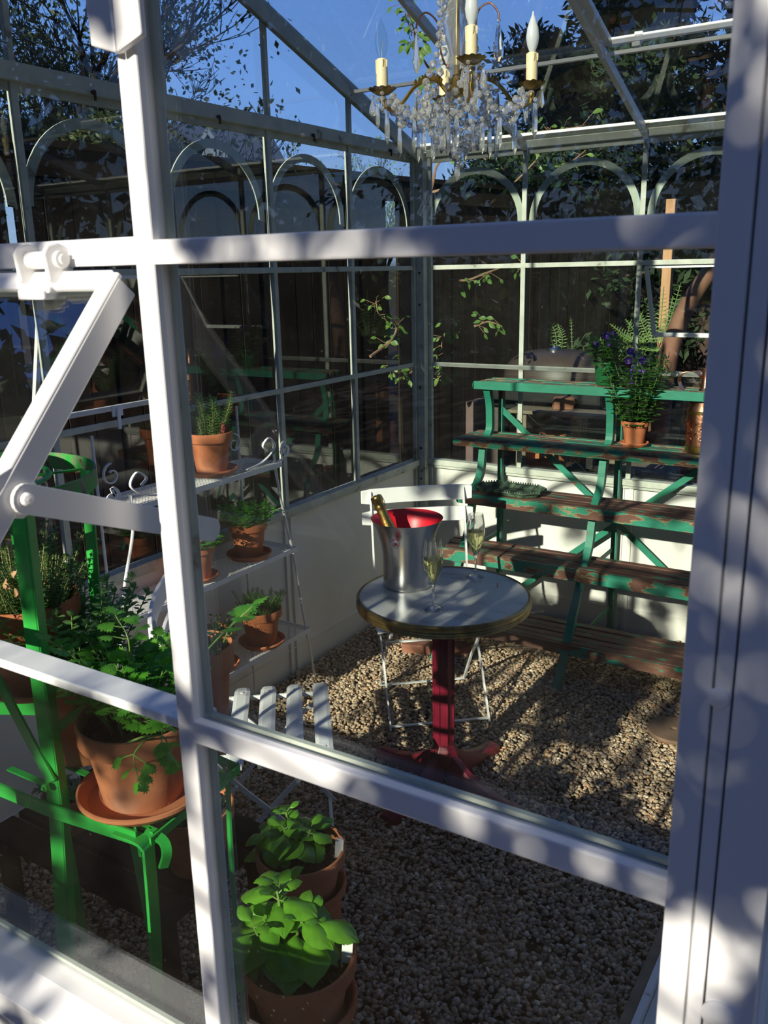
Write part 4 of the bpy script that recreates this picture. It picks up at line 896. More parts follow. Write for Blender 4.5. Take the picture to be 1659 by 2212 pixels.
# staging pots
def plant_viola(seed, n, hgt, flowers, LL=.035):
    def f(t, c, R):
        plant_sprig(n, hgt, LL, .42, .018, .8, M_viola, M_stem, seed, .5, .7)(t, c, R); random.seed(seed); 
        for i in range(flowers):
            a = random.uniform(0, 2*PI); p = c+Vector((R*1.0*random.random()*math.cos(a), R*.5*math.sin(a)-.03, hgt*random.uniform(.45, 1.05))); fl = MB(); nrm = Vector((random.uniform(-.4, .6), -1, .35)).normalized(); d0_, s_, u_ = frame_of(nrm, (0,0,1))
            for k in range(5):
                th = 2*PI*k/5+PI/2; d = s_*math.cos(th)+u_*math.sin(th); ovate(fl, p, d, nrm, .019, .019, cup=.2, bend=-.1, rows=3, cols=2, peak=.6)
            fl.lathe([(.0028, 0), (0, .0015)], p+nrm*.001, 8, axis=tuple(nrm), mi=1); fl.build('flower', [M_purple, M_petalwhite], t)
    return f
pot((-1.128, 3.985, 1.008), .063, .112, M_terra, plant=plant_viola(61, 50, .35, 12, .058), label='terracotta pot of tall purple violas on the second tier', saucer=(.066, .020, 'terracotta saucer under the violas on the second tier'), name='potted_viola')
pot((-1.285, 4.015, 1.2735), .060, .105, M_plasticgreen, base=.72, band=.12, plant=plant_viola(62, 34, .13, 4, .055), label='dark green plastic pot with a purple pansy on the top tier', name='potted_pansy')

# copper watering can
wc = Vector((-.830, 3.985, 1.0015))
t = thing('watering_can', wc, 'tall copper watering can with brass bands and a loop handle on the second tier', 'watering can')
m_ = MB(); m_.lathe([(0, 0), (.067, 0), (.067, .175), (.066, .18)], wc, 48); m_.build('body', mat('embossed_copper', [(.35, (.45, .18, .09)), (.7, (.75, .36, .2))], 22, .3, metal=1, bump=1, bscale=45), t, smooth=True)
m_ = MB(); m_.lathe([(.066, .179), (.068, .185), (.060, .205), (.024, .278), (.019, .285), (.018, .355), (.0215, .358), (.0215, .366), (.018, .366), (.016, .35)], wc, 48); m_.build('cone_and_neck', M_copper, t, smooth=True)
for z0_, z1_ in ((-.0005, .030), (.170, .184)):
    m_ = MB(); m_.lathe([(.0675, z0_), (.0692, z0_+.002), (.0692, z1_-.002), (.0675, z1_)], wc, 48, closed=True); m_.build('brass_band', M_gold, t, smooth=True)
m_ = MB(); m_.ribbon(catmull([wc+Vector(v) for v in ((-.054, -.01, .215), (-.085, -.02, .262), (-.107, -.025, .305), (-.098, -.025, .340), (-.065, -.02, .352), (-.035, -.01, .345), (-.017, 0, .325))], 6), .026, .0025, up=(.3,1,0)); m_.build('handle', M_copper, t, smooth=True)
m_ = MB()
for k in range(7):
    a = math.radians(150+k*33); b = wc+Vector((.0672*math.cos(a), .0672*math.sin(a), .05))
    m_.tube([b, b+Vector((0, 0, .05)), b+Vector((-.004, -.004, .09))], .0018, 5)
    for q in range(4):
        n_ = Vector((math.cos(a), math.sin(a), 0)); s_ = Vector((-n_.y, n_.x, 0)); ovate(m_, b+n_*.001+Vector((0,0,.02*q+.01)), s_*(1 if q % 2 else -1)+Vector((0,0,.8)), n_, .022, .010, cup=.3, bend=.1, rows=4, cols=2)
m_.build('embossed_sprigs', M_copper, t)

# small things on the gravel
m_ = MB(); m_.lathe([(.012, .0), (.098, 0), (.102, .010), (.098, .018), (.014, .020), (.012, .012)], (-.695, 3.235, .012), 40, closed=True); tag(m_.build('stone_disc', mat('brown_stone', [(.22, .13, .08), (.32, .2, .13)], 9, .85, bump=.4), smooth=True), 'flat round brown stone disc with a centre hole on the gravel at the right', 'disc')
def rock(c, s, label, name='brick_piece', rot=.3):
    m_ = MB(); random.seed(int(c[0]*100)+5); hx, hy, hz = s; vs = []
    for dx, dy, dz in ((-1,-1,0),(1,-1,0),(1,1,0),(-1,1,0),(-1,-1,1),(1,-1,1),(1,1,1),(-1,1,1)):
        a = hx*dx*random.uniform(.8, 1.05); b = hy*dy*random.uniform(.8, 1.05); vs.append((c[0]+a*math.cos(rot)-b*math.sin(rot), c[1]+a*math.sin(rot)+b*math.cos(rot), c[2]+hz*dz*random.uniform(.85, 1.1)))
    m_.add(vs, [(0,3,2,1),(4,5,6,7),(0,1,5,4),(1,2,6,5),(2,3,7,6),(3,0,4,7)]); return tag(m_.build(name, M_rubble, bevel=.006), label, 'brick')
rock((-1.97, 3.42, .01), (.075, .045, .045), 'brown brick lying on the gravel behind the folding chair')
rock((-1.78, 3.50, .01), (.05, .04, .04), 'smaller broken brick beside the brown brick', rot=1.0)

# ================================================================== CHANDELIER
CC = Vector((-1.205, 2.345, 0)); zc = 2.30 
ch = thing('chandelier', (CC.x, CC.y, zc), 'crystal chandelier with gilt arms and candle bulbs hanging from the ridge', 'chandelier')
RTx = Vector((.85, .526, 0)); RTx.normalize(); FWx = Vector((-RTx.y, RTx.x, 0))
def CP(a, r, z): return CC+RTx*(r*math.cos(a))+FWx*(r*math.sin(a))+Vector((0,0,z))
def prof_inst(mb, prof, c, seg=16, axis=None): mb.lathe(prof, c, seg, axis=axis)
m_ = MB(); m_.lathe([(0, 2.255), (.028, 2.262), (.034, 2.285), (.020, 2.30), (.006, 2.32), (.004, 2.50), (.003, 2.95)], (CC.x, CC.y, 0), 24); m_.build('gilt_hub_and_rod', M_gold, ch, smooth=True)
m_ = MB(); m_.lathe([(.014, 2.315), (.030, 2.335), (.018, 2.36), (.030, 2.40), (.040, 2.45), (.026, 2.50), (.017, 2.54), (.030, 2.58), (.042, 2.64), (.016, 2.72)], (CC.x, CC.y, 0), 20); m_.build('glass_baluster', M_sparklecrystal, ch, smooth=True)
AR = .205
arms = [(PI, AR, 2.280), (-PI/2+.20, .135, 2.325), (0, AR, 2.287), (PI/2+.1, AR, 2.29), (-2.35, .0, 0)]
def bead(mb, p, r): 
    p = Vector(p); mb.lathe([(0, -r), (r*.72, -r*.55), (r, 0), (r*.72, r*.55), (0, r)], p, 7, axis=(random.uniform(-1, 1), random.uniform(-1, 1), random.uniform(-.6, .6)))
def drop(name, p, L, W, parent, flat=True):
    p = Vector(p); mb = MB(); a = random.uniform(0, PI)
    prof = [(0, 0), (W*.16, -L*.06), (W*.30, -L*.3), (W*.5, -L*.68), (W*.42, -L*.86), (W*.18, -L*.97), (0, -L)]
    mb.lathe(prof, (0,0,0), 8); ca, sa = math.cos(a), math.sin(a)
    mb.v = [(p.x+x*ca-y*.45*sa, p.y+x*sa+y*.45*ca, p.z+z) for x, y, z in mb.v]; bead(mb, p+Vector((0,0,.006)), .006)
    return mb.build(name, M_sparklecrystal, parent)
def spear(p, L, W, parent):
    p = Vector(p); mb = MB(); mb.lathe([(0, 0), (W*.35, -L*.05), (W*.5, -L*.45), (W*.5, -L*.8), (0, -L)], p, 4); bead(mb, p+Vector((0,0,.007)), .007); return mb.build('crystal_spear', M_sparklecrystal, parent)
def chain(pts, r, parent, step=None):
    mb = MB(); step = step or r*2.25; acc = 0
    for a, b in zip(pts[:-1], pts[1:]):
        seg = (b-a).length
        while acc < seg: bead(mb, a.lerp(b, acc/seg), r*random.uniform(.85, 1.2)); acc += step
        acc -= seg
    return mb.build('bead_chain', M_sparklecrystal, parent)
random.seed(3)
kinds = ['clear', 'frost', 'frost', 'frost']
for i, (a, r, z) in enumerate(arms[:4]):
    c = CP(a, r, z)
    m_ = MB(); apth = catmull([CP(a, .02, 2.265), CP(a, r*.3, 2.305), CP(a, r*.55, 2.29), CP(a, r*.8, 2.235), CP(a, r*.97, 2.240), c-Vector((0,0,.012))], 6); m_.tube(apth, .0055, 8)
    m_.lathe([(.003, -.014), (.008, -.020), (.009, -.028), (.004, -.036)], c, 12)
    for k in range(9):
        q = apth[4+k]; m_.tube([q, q+Vector((0, 0, .010))+RTx*.004*math.cos(k), q+Vector((0,0,.017))], [.006, .005, .0015], 6)
    arm_ = m_.build('gilt_arm', M_gold, ch, smooth=True)
    m_ = MB(); vs = []; fs = []; n = 40
    for rr, zz, am in ((.008, -.012, 0), (.018, -.010, .0), (.030, -.002, .25), (.038, .004, 1)):
        for k in range(n): th = 2*PI*k/n; q = rr*(1+.06*am*math.cos(12*th)); vs.append(c+Vector((q*math.cos(th), q*math.sin(th), zz+.0015*am*math.cos(12*th))))
    fs = [(j*n+k, j*n+(k+1) % n, (j+1)*n+(k+1) % n, (j+1)*n+k) for j in range(3) for k in range(n)]; m_.add(vs, fs)
    m_.v += [tuple(Vector(v)+Vector((0,0,.0015))) for v in m_.v[:]]; m_.f += [tuple(q+len(vs) for q in f_)[::-1] for f_ in fs]; m_.m += [0]*len(fs)
    m_.build('scalloped_drip_pan', M_brass, arm_, smooth=True)
    m_ = MB(); m_.lathe([(0, -.006), (.0155, -.006), (.0160, .03), (.0150, .074), (.0135, .079), (0, .078)], c, 24)
    for k in range(5): th = k*1.35; e = c+Vector((.0152*math.cos(th), .0152*math.sin(th), .076)); m_.tube([e, e-Vector((0,0,.012+.012*(k % 2))), e-Vector((0,0,.018+.018*(k % 2)))], [.003, .0028, .002], 6)
    m_.build('candle_sleeve', M_wax, arm_, smooth=True)
    bp_ = [(.006, .076), (.009, .084), (.015, .100), (.0175, .118), (.015, .140), (.008, .160), (.0032, .172), (.002, .180), (0, .182)]
    m_ = MB(); m_.lathe(bp_, c, 24)
    if i == 0:
        bl_ = m_.build('clear_flame_bulb', M_bulb, arm_, smooth=True); m_ = MB(); m_.tube([c+Vector((0,0,.08)), c+Vector((0,0,.10)), c+Vector((.004,0,.122))], .0012, 5); m_.build('filament', M_steel, bl_)
    else: m_.build('frosted_flame_bulb', M_frost, arm_, smooth=True)
    for k in range(3): th = a+k*2.1; drop('crystal_drop', c+Vector((.032*math.cos(th), .032*math.sin(th), -.018)), .045, .022, ch)
    spear(c+Vector((.01, .005, -.045)), .095, .016, ch); spear(c+Vector((-.012, -.008, -.03)), .07, .013, ch)
    # swags from arm to arm and to the crown
    a2, r2, z2 = arms[(i+1) % 4]; c2 = CP(a2, r2, z2); mid = (c+c2)/2-Vector((0,0,.085)); mid = mid*.9+Vector((CC.x, CC.y, mid.z))*.1
    chain(catmull([c-Vector((0,0,.02)), c.lerp(mid, .5)-Vector((0,0,.03)), mid, c2.lerp(mid, .5)-Vector((0,0,.03)), c2-Vector((0,0,.02))], 8), .0098, ch)
    chain(catmull([c-Vector((0,0,.02)), CP(a, r*.62, 2.232), CP(a, r*.25, 2.225), CP(a, .03, 2.27)], 8), .0105, ch)
    chain(catmull([CP(a+.5, .10, 2.29), CP(a+.5, .062, 2.37), CP(a+.5, .052, 2.46), CP(a+.4, .045, 2.56), CP(a+.3, .02, 2.68)], 8), .0115, ch)
for i in range(10):
    a = 2*PI*i/10; chain(catmull([CP(a, .105, 2.27), CP(a+.1, .085, 2.19), CP(a+.15, .05, 2.14), CP(a+.2, .012, 2.115)], 7), .0098, ch)
for i in range(8):
    a = 2*PI*i/8+.3; chain(catmull([CP(a, .185, 2.255), CP(a+.25, .165, 2.205), CP(a+.5, .15, 2.195), CP(a+.79, .185, 2.25)], 7), .0098, ch); spear(CP(a+.4, .16, 2.19), .085, .015, ch)
for i in range(12):
    a = 2*PI*i/12+.2; r_ = .115; drop('crystal_drop', CP(a, r_, 2.262), .062, .026, ch)
    if i % 2 == 0: spear(CP(a, .095, 2.185), .085, .015, ch)
for i in range(8):
    a = 2*PI*i/8; drop('crystal_drop', CP(a, .058, 2.175), .055, .026, ch)
m_ = MB(); m_.lathe([(.0, 0), (.012, -.01), (.026, -.035), (.018, -.055), (.006, -.062), (.0, -.063)], (CC.x, CC.y, 2.155), 10); m_.build('crystal_ball', M_sparklecrystal, ch)
spear((CC.x, CC.y, 2.115), .075, .018, ch); spear(CP(-1.4, .05, 2.125), .06, .016, ch)
for a, z in ((-.15, 2.475), (PI+.15, 2.455)):
    m_ = MB(); p = [CP(a, .012, 2.335), CP(a, .035, 2.345), CP(a, .05, 2.40), CP(a, .055, z-.01), CP(a, .085, z+.012), CP(a, .108, z-.008), CP(a, .112, z-.03)]; m_.tube(catmull(p, 6), .0025, 6); hk = m_.build('copper_hook', M_copper, ch, smooth=True)
    drop('large_crystal_drop', CP(a, .112, z-.038), .098 if a > -1 and a < 1 else .10, .046 if abs(a) < 1 else .02, hk)

# ================================================================== OUTSIDE
def fence(pts, h_, label, w=.14):
    t = thing('board_fence', (pts[0][0], pts[0][1], 0), label, 'fence')
    m_ = MB(); 
    for (ax_, ay_), (bx_, by_) in zip(pts[:-1], pts[1:]):
        a = Vector((ax_, ay_, 0)); b = Vector((bx_, by_, 0)); L = (b-a).length; d = (b-a)/L; n = int(L/w); nn = Vector((-d.y, d.x, 0))
        for k in range(n):
            c = a+d*(k+.5)*w+nn*random.uniform(-.003, .003); m_.bar(c+Vector((0,0,-.05)), c+Vector((0,0,h_-.14+random.uniform(-.004, .004))), w-.008, .02, up=nn)
    m_.build('boards', M_fence, t)
    m_ = MB()
    for (ax_, ay_), (bx_, by_) in zip(pts[:-1], pts[1:]):
        a = Vector((ax_, ay_, 0)); b = Vector((bx_, by_, 0)); m_.bar(a+Vector((0,0,h_-.02)), b+Vector((0,0,h_-.02)), .10, .03); d = (b-a).normalized(); nn = Vector((-d.y, d.x, 0))
        m_.bar(a+Vector((0,0,h_-.10))-nn*.02, b+Vector((0,0,h_-.10))-nn*.02, .03, .12)
    m_.build('cap_rail', M_fence, t)
random.seed(5)
fence([(-4.2, -3.0), (-3.52, 2.6), (-3.12, 5.2), (-2.45, 8.4), (-1.2, 12.5)], 2.40, 'tall dark brown board fence running along the left side of the greenhouse')
fence([(-1.1, 12.6), (6.5, 11.0)], 2.40, 'dark board fence closing the far end of the garden')

def foliage(name, centers, n, L, W, mat_, label, cat, parent=None, squash=1, group=None):
    """leaves scattered in soft blobs; centers: list of (x,y,z,r)"""
    cs = np.array(centers); k = rng.choice(len(cs), n, p=cs[:, 3]**2/np.sum(cs[:, 3]**2)); u = rng.normal(0, 1, (n, 3)); u /= np.linalg.norm(u, axis=1)[:, None]
    p = cs[k, :3]+u*(cs[k, 3]*rng.random(n)**.45)[:, None]*np.array([1, 1, squash])
    d = rng.normal(0, 1, (n, 3)); d /= np.linalg.norm(d, axis=1)[:, None]; e = np.cross(d, rng.normal(0, 1, (n, 3))); e /= np.linalg.norm(e, axis=1)[:, None]; nn = np.cross(d, e)
    l = (L*rng.uniform(.6, 1.3, n))[:, None]; w_ = l*W/L
    V = np.stack([p, p+d*l*.5+e*w_*.5+nn*l*.08, p+d*l, p+d*l*.5-e*w_*.5+nn*l*.08], 1).reshape(-1, 3)
    F = np.arange(n*4).reshape(-1, 4)
    me = D.meshes.new(name); me.from_pydata(V.tolist(), [], F.tolist()) if n < 3000 else None
    if n >= 3000:
        me.vertices.add(len(V)); me.vertices.foreach_set('co', V.ravel()); me.loops.add(F.size); me.loops.foreach_set('vertex_index', F.ravel().astype(np.int32)); me.polygons.add(n); me.polygons.foreach_set('loop_start', np.arange(0, F.size, 4, dtype=np.int32)); me.polygons.foreach_set('loop_total', np.full(n, 4, np.int32)); me.update(calc_edges=True)
    me.materials.append(mat_); o = D.objects.new(name, me); C.objects.link(o)
    if parent: o.parent = parent; org = ORG[parent.name]; o.location = (-org[0], -org[1], -org[2])
    return o
def branches(base, d, L, r, depth, mb, tips, spread=.6, rr=.66, up=.12):
    pts = [Vector(base)]; dd = Vector(d).normalized(); n = 5
    for i in range(n): dd = (dd+Vector((random.uniform(-.16, .16), random.uniform(-.16, .16), random.uniform(-.05, .12)))).normalized(); pts.append(pts[-1]+dd*L/n)
    mb.tube(pts, [max(.006, r)*(1-.45*i/n) for i in range(n+1)], 6 if depth > 2 else 3, cap=False)
    if depth == 0: tips.append(pts[-1]); return
    for k in range(random.choice((2, 3, 3))):
        q = pts[random.randint(2, n)]; s = Vector((random.gauss(0, 1), random.gauss(0, 1), random.gauss(0, .6))).normalized(); branches(q, dd+s*spread+Vector((0,0,up)), L*rr*random.uniform(.8, 1.15), r*.55, depth-1, mb, tips, spread, rr, up)
    branches(pts[-1], dd, L*rr, r*.55, depth-1, mb, tips, spread, rr, up)
def bare_tree(loc, d, L, r, depth, leaves, label, mat_leaf, LL=.09, rad=.35, seed=1, name='tree', spread=.6):
    random.seed(seed); t = thing(name, loc, label, 'tree', None); mb = MB(); tips = []
    branches(loc, d, L, r, depth, mb, tips, spread); mb.build('trunk_and_branches', M_bark, t)
    if leaves: foliage('foliage', [(p.x, p.y, p.z, rad) for p in tips], leaves, LL, LL*.6, mat_leaf, None, None, t)
    return t
A = at(-20, 330, 8.5); bare_tree((A.x, A.y, 0), (.15, 0, 1), 3.0, .17, 6, 9000, 'spreading leafing tree beyond the fence at the upper left', M_decid, .07, .45, 4, spread=.75)
A = at(150, 300, 11.5); bare_tree((A.x, A.y, 0), (.3, .1, 1), 2.3, .12, 6, 7000, 'second dark-branched tree farther back at the upper left', M_decid, .07, .5, 9, spread=.8)
A = at(640, 380, 22); bare_tree((A.x, A.y, 0), (0, 0, 1), 2.2, .12, 5, 1500, 'thin pale spring tree behind the navy-roofed house', M_decid, .08, .5, 12)
A = at(830, 400, 24); bare_tree((A.x, A.y, 0), (0, 0, 1), 2.0, .12, 5, 2200, 'thin yellow-green spring tree seen low behind the left wall near its corner', M_fern, .08, .5, 13)
# low hedge row behind the fence on the left
hc_ = [at(x, y, 9.0) for x, y in ((60, 290), (130, 300), (200, 310), (270, 330), (330, 330), (20, 300), (230, 280), (370, 340))]
o = foliage('hedge_foliage', [(p.x, p.y, p.z-.2, .42) for p in hc_], 16000, .07, .035, M_decid, None, None); tag(o, 'dense hedge showing just above the fence at the left', 'hedge', kind='stuff')
def evergreen(px, py, dist, H, Rr, label, seed, n=15000):
    random.seed(seed); b = at(px, py, dist); base = Vector((b.x, b.y, 0)); t = thing('evergreen_tree', base, label, 'tree', 'dark evergreens behind the back wall'); mb = MB(); mb.tube([base, base+Vector((.1, 0, H*.5)), base+Vector((0, .1, H))], [.2, .13, .03], 8)
    cs = []
    for k in range(60):
        z = H*(.12+.88*random.random()**.9); a = random.uniform(0, 2*PI); rr = Rr*(1.15-z/H)*random.uniform(.35, 1.0); p = base+Vector((rr*math.cos(a), rr*math.sin(a), z-.15*rr)); mb.tube([base+Vector((0,0,z)), p], [.03, .008], 4); cs.append((p.x, p.y, p.z, random.uniform(.28, .62)))
    mb.build('trunk', M_bark, t); foliage('foliage', cs, n, .14, .045, M_ever, None, None, t, .6)
evergreen(1560, 300, 8.6, 7.5, 2.3, 'tall dark evergreen filling the upper right behind the roof vent', 1, 26000)
evergreen(1350, 300, 10.0, 5.9, 2.0, 'dark evergreen behind the middle roof bar', 2, 22000)
evergreen(1190, 300, 12.0, 4.9, 1.9, 'lower dark evergreen right of the chandelier', 3, 18000)
evergreen(1050, 380, 15.0, 3.9, 1.8, 'small distant evergreen low behind the chandelier', 5, 9000)
evergreen(1720, 300, 8.0, 8, 2.4, 'dark evergreen at the far right, mostly behind the door post', 4, 14000)
# shadowed shrub mass low behind the back wall
hc_ = [at(x, y, 9.5) for x, y in ((1180, 360), (1260, 370), (1340, 380), (1420, 390), (1500, 390), (1560, 400), (1100, 370))]
o = foliage('shrub_foliage', [(p.x, p.y, p.z-.3, .65) for p in hc_], 15000, .08, .04, M_ever, None, None); tag(o, 'dark shrubs along the fence behind the back wall', 'shrub', kind='stuff')
# house with navy roof
hb_ = at(540, 350, 19.0); t = thing('house', (hb_.x, hb_.y, 0), 'navy-roofed pale house beyond the fence, seen through the arches', 'house')
def houseprism():
    a = at(455, 318, 19.0); b = at(612, 318, 19.0); zt = a.z; d = (b-a); d.z = 0; d.normalize(); n = Vector((-d.y, d.x, 0)); L = (b-a).length
    A0 = a.copy(); A0.z = 0; wl = MB(); e = .0
    q = [A0-d*2.0, A0+d*(L*1.0), A0+d*(L*1.0)+n*5, A0-d*2.0+n*5]; ze = at(500, 385, 19).z
    wl.add([(v.x, v.y, 0) for v in q]+[(v.x, v.y, ze) for v in q], [(0,1,5,4), (1,2,6,5), (2,3,7,6), (3,0,4,7)]); wl.build('wall', M_siding, t)
    rf = MB(); r0_, r1_ = q[0]+n*2.5, q[1]+n*2.5-d*.7; rf.add([(q[0].x, q[0].y, ze), (q[1].x+d.x*.2, q[1].y+d.y*.2, ze), (r1_.x, r1_.y, zt+.9), (r0_.x, r0_.y, zt+.9), (q[2].x, q[2].y, ze), (q[3].x, q[3].y, ze)], [(0,1,2,3), (4,5,3,2), (1,4,2)])
    rf.build('roof', M_roof, t)
    g_ = MB(); gb = q[1]-d*1.6-n*.05; g_.add([(gb.x-d.x*.6, gb.y-d.y*.6, ze+.1), (gb.x+d.x*.6, gb.y+d.y*.6, ze+.1), (gb.x, gb.y, zt+.25)], [(0,1,2)])
    g_.v += [(x+n.x*1.5, y+n.y*1.5, z) for x, y, z in g_.v]; g_.f += [(0,3,4,1), (1,4,5,2), (2,5,3,0), (5,4,3)]; g_.m += [0]*4; g_.build('dormer', M_siding, t)
    for s in (-1, 1): w_ = MB(); w_.bar((gb.x+s*d.x*.66-n.x*.06, gb.y+s*d.y*.66-n.y*.06, ze+.02), (gb.x-n.x*.06, gb.y-n.y*.06, zt+.32), .08, .08); w_.build('gable_trim', M_siding, t)
houseprism()
# vine/apple branch outside near the corner
def vine(name, pts, nleaf, seed, label, r=.008, LL=.05, side=None):
    random.seed(seed); P = catmull(pts, 8); t = thing(name, P[0], label, 'branch', 'leafy branches outside the glass corner'); m_ = MB(); m_.tube(P, [r*(1-.7*i/(len(P)-1)) for i in range(len(P))], 6); lf = MB()
    for k in range(nleaf):
        q = P[random.randint(int(len(P)*.12), len(P)-1)]; d = rnd_dir(-50, 50); q2 = q+d*random.uniform(.015, .07); m_.tube([q, q2], .0016, 4); dd = (d+Vector((0,0,-.5))).normalized(); L = LL*random.uniform(.6, 1.15); ovate(lf, q2, dd, (random.uniform(-.6, .6), -1, .5), L, L*.5, cup=.25, bend=random.uniform(0, .6), rows=5, cols=2, peak=.5)
    m_.build('stem', M_twig, t, smooth=True); lf.build('leaves', M_vine, t, smooth=True, auto=False)
YV = 4.42
vine('leafy_branch', [onY(905, 560, YV), onY(918, 480, YV), onY(935, 395, YV), onY(950, 350, YV), onY(1010, 325, YV+.1), onY(1050, 345, YV+.1)], 6, 1, 'thick pale vine stem rising beside the glass corner', .012)
vine('leafy_branch', [onY(935, 415, YV), onY(975, 405, YV), onY(1020, 400, YV), onY(1060, 395, YV), onY(1095, 375, YV)], 26, 2, 'leafy twig crossing the first back wall arch')
vine('leafy_branch', [onY(1060, 440, YV+.1), onY(1105, 400, YV+.1), onY(1150, 355, YV+.1), onY(1190, 300, YV+.1)], 10, 3, 'bare reddish twig slanting behind the first two back wall arches', .007)
vine('leafy_branch', [onY(1150, 385, YV), onY(1200, 380, YV), onY(1245, 400, YV), onY(1290, 415, YV)], 42, 4, 'dense leafy spray in the second back wall arch')
vine('leafy_branch', [onY(1195, 380, YV), onY(1235, 350, YV), onY(1265, 325, YV-.05)], 14, 14, 'small upright sprig above the dense leafy spray')
vine('leafy_branch', [onY(970, 605, YV), onY(1010, 605, YV), onY(1050, 590, YV), onY(1110, 570, YV), onY(1140, 575, YV)], 20, 5, 'long leafy twig just below the upper glazing bar')
vine('leafy_branch', [onY(962, 680, YV), onY(970, 715, YV), onY(955, 745, YV), onY(968, 790, YV), onY(945, 820, YV)], 46, 6, 'hanging leafy cluster in the pane beside the corner post')
vine('leafy_branch', [onY(1025, 705, YV), onY(1055, 695, YV), onY(1085, 705, YV)], 14, 7, 'short leafy sprig in the middle of the first back wall pane')
def onX(px, py, X): d = fw+RT*((px-829.5)/FPX)+DN*((py-1106.0)/FPX); return CAM+d*(X/d.x)
XV = -2.60
vine('leafy_branch', [onX(800, 770, XV), onX(845, 735, XV), onX(855, 700, XV), onX(820, 680, XV), onX(812, 650, XV)], 34, 8, 'leafy branch outside the left wall near the corner')
vine('leafy_branch', [onX(835, 770, XV), onX(845, 800, XV), onX(870, 812, XV), onX(882, 805, XV)], 22, 9, 'low leafy sprig outside the left wall below the glazing bar')
vine('leafy_branch', [onY(985, 260, 4.6), onY(945, 180, 4.5), onY(905, 110, 4.4), onY(890, 50, 4.3), onY(870, 0, 4.2)], 70, 10, 'dark leafy branch rising against the blue sky left of the chandelier', .009, .065)
vine('leafy_branch', [onY(1110, 300, 4.35), onY(1160, 285, 4.35), onY(1210, 280, 4.35), onY(1265, 270, 4.35)], 26, 11, 'pale leaves resting along the roof edge', .004, .055)

# barbecue grill
gc = Vector((-1.92, 5.05, 0)); t = thing('barbecue_grill', gc, 'brown hooded barbecue grill outside the back wall', 'grill')
m_ = MB(); vs = []; fs = []; n = 18; mrows = 10
for i in range(mrows+1):
    th = PI*i/mrows*.5
    for k in range(n): a = 2*PI*k/n; rx_, ry_ = .34*math.cos(th)**.55, .24*math.cos(th)**.55; vs.append((gc.x+rx_*math.cos(a), gc.y+ry_*math.sin(a), 1.13+.20*math.sin(th)))
for i in range(mrows):
    for k in range(n): fs.append((i*n+k, i*n+(k+1) % n, (i+1)*n+(k+1) % n, (i+1)*n+k))
m_.add(vs, fs); m_.build('hood', M_grill, t, smooth=True)
m_ = MB(); m_.lathe([(.0, .0), (.05, .0), (.05, .012), (.02, .02), (.015, .03), (0, .032)], (gc.x, gc.y-.04, 1.325), 20); m_.build('hood_knob', M_steel, t, smooth=True)
m_ = MB(); m_.mm((gc.x-.36, gc.y-.25, .98), (gc.x+.36, gc.y+.25, 1.13)); m_.build('firebox', M_black, t, bevel=.02)
for dx in (-.3, .3):
    for dy in (-.2, .2): m_ = MB(); m_.mm((gc.x+dx-.02, gc.y+dy-.02, -.05), (gc.x+dx+.02, gc.y+dy+.02, 1.0)); m_.build('leg', M_black, t)
m_ = MB(); m_.mm((gc.x-.33, gc.y-.24, .12), (gc.x+.33, gc.y+.24, .6)); m_.build('cabinet', M_grill, t, bevel=.01)
# ferns
def fern(base, fronds, label, seed, pot_=None, LL=.05):
    random.seed(seed); t = thing('fern', base, label, 'fern'); m_ = MB(); lf = MB()
    for fr in fronds:
        P = catmull([Vector(base)]+[Vector(q) for q in fr], 8); m_.tube(P, .003, 4); L = len(P)
        for i in range(3, L, 1):
            d = (P[i]-P[i-1]).normalized(); s = d.cross(Vector((.2, -1, .1))).normalized(); w_ = LL*.8*max(.05, math.sin(PI*min(.97, .15+.85*i/L)))**.8
            for sg in (-1, 1):
                for o_ in (0,): ovate(lf, P[i]-d*o_*(P[i]-P[i-1]).length, s*sg+d*.35, (0,-1,.3), w_*random.uniform(.8, 1.1), w_*.17, rows=3, cols=2, bend=.2)
    m_.build('frond_stems', M_stem, t); lf.build('fronds', M_fern, t, smooth=True, auto=False)
Yf = 5.75; b0 = onY(1205, 770, Yf)
fern((b0.x, b0.y, b0.z-.1), [[onY(1190, 730, Yf), onY(1165, 700, Yf)], [onY(1200, 720, Yf), onY(1178, 685, Yf)], [onY(1215, 735, Yf), onY(1205, 700, Yf)]], 'fern fronds rising behind the grill hood', 1)
b1 = onY(1238, 770, Yf)
fern((b1.x, b1.y, b1.z-.1), [[onY(1235, 720, Yf), onY(1230, 670, Yf), onY(1212, 630, Yf), onY(1192, 632, Yf)]], 'single tall curling fern frond behind the grill', 2, LL=.022)
b2 = onY(1420, 760, 5.2)
fern((b2.x, b2.y, b2.z), [[onY(1420+dx, 760-dy*.5, 5.2), onY(1420+dx*1.7, 760-dy, 5.2)] for dx, dy in ((-40, 70), (-10, 110), (20, 120), (30, 150), (-50, 40), (40, 90), (-25, 90), (8, 140), (-60, 60), (-80, 30))], 'bushy sunlit fern behind the violas outside', 3, LL=.05)
b3 = onY(1330, 790, 5.6)
fern((b3.x, b3.y, b3.z), [[onY(1330+dx, 790-dy*.5, 5.6), onY(1330+dx*1.7, 790-dy, 5.6)] for dx, dy in ((20, 100), (-20, 60), (35, 120), (5, 80), (50, 90))], 'smaller fern between the pansy and the violas outside', 4, LL=.03)
for q, r_ in ((b0, .12), (b2, .17), (b3, .13)):
    m_ = MB(); m_.lathe([(0, 0), (r_*.7, 0), (r_, q.z-.12), (r_*.9, q.z-.12), (0, q.z-.15)], (q.x, q.y, 0), 24); tag(m_.build('planter', M_black, smooth=True), 'tall dark planter outside holding a fern', 'planter', 'dark planters outside')
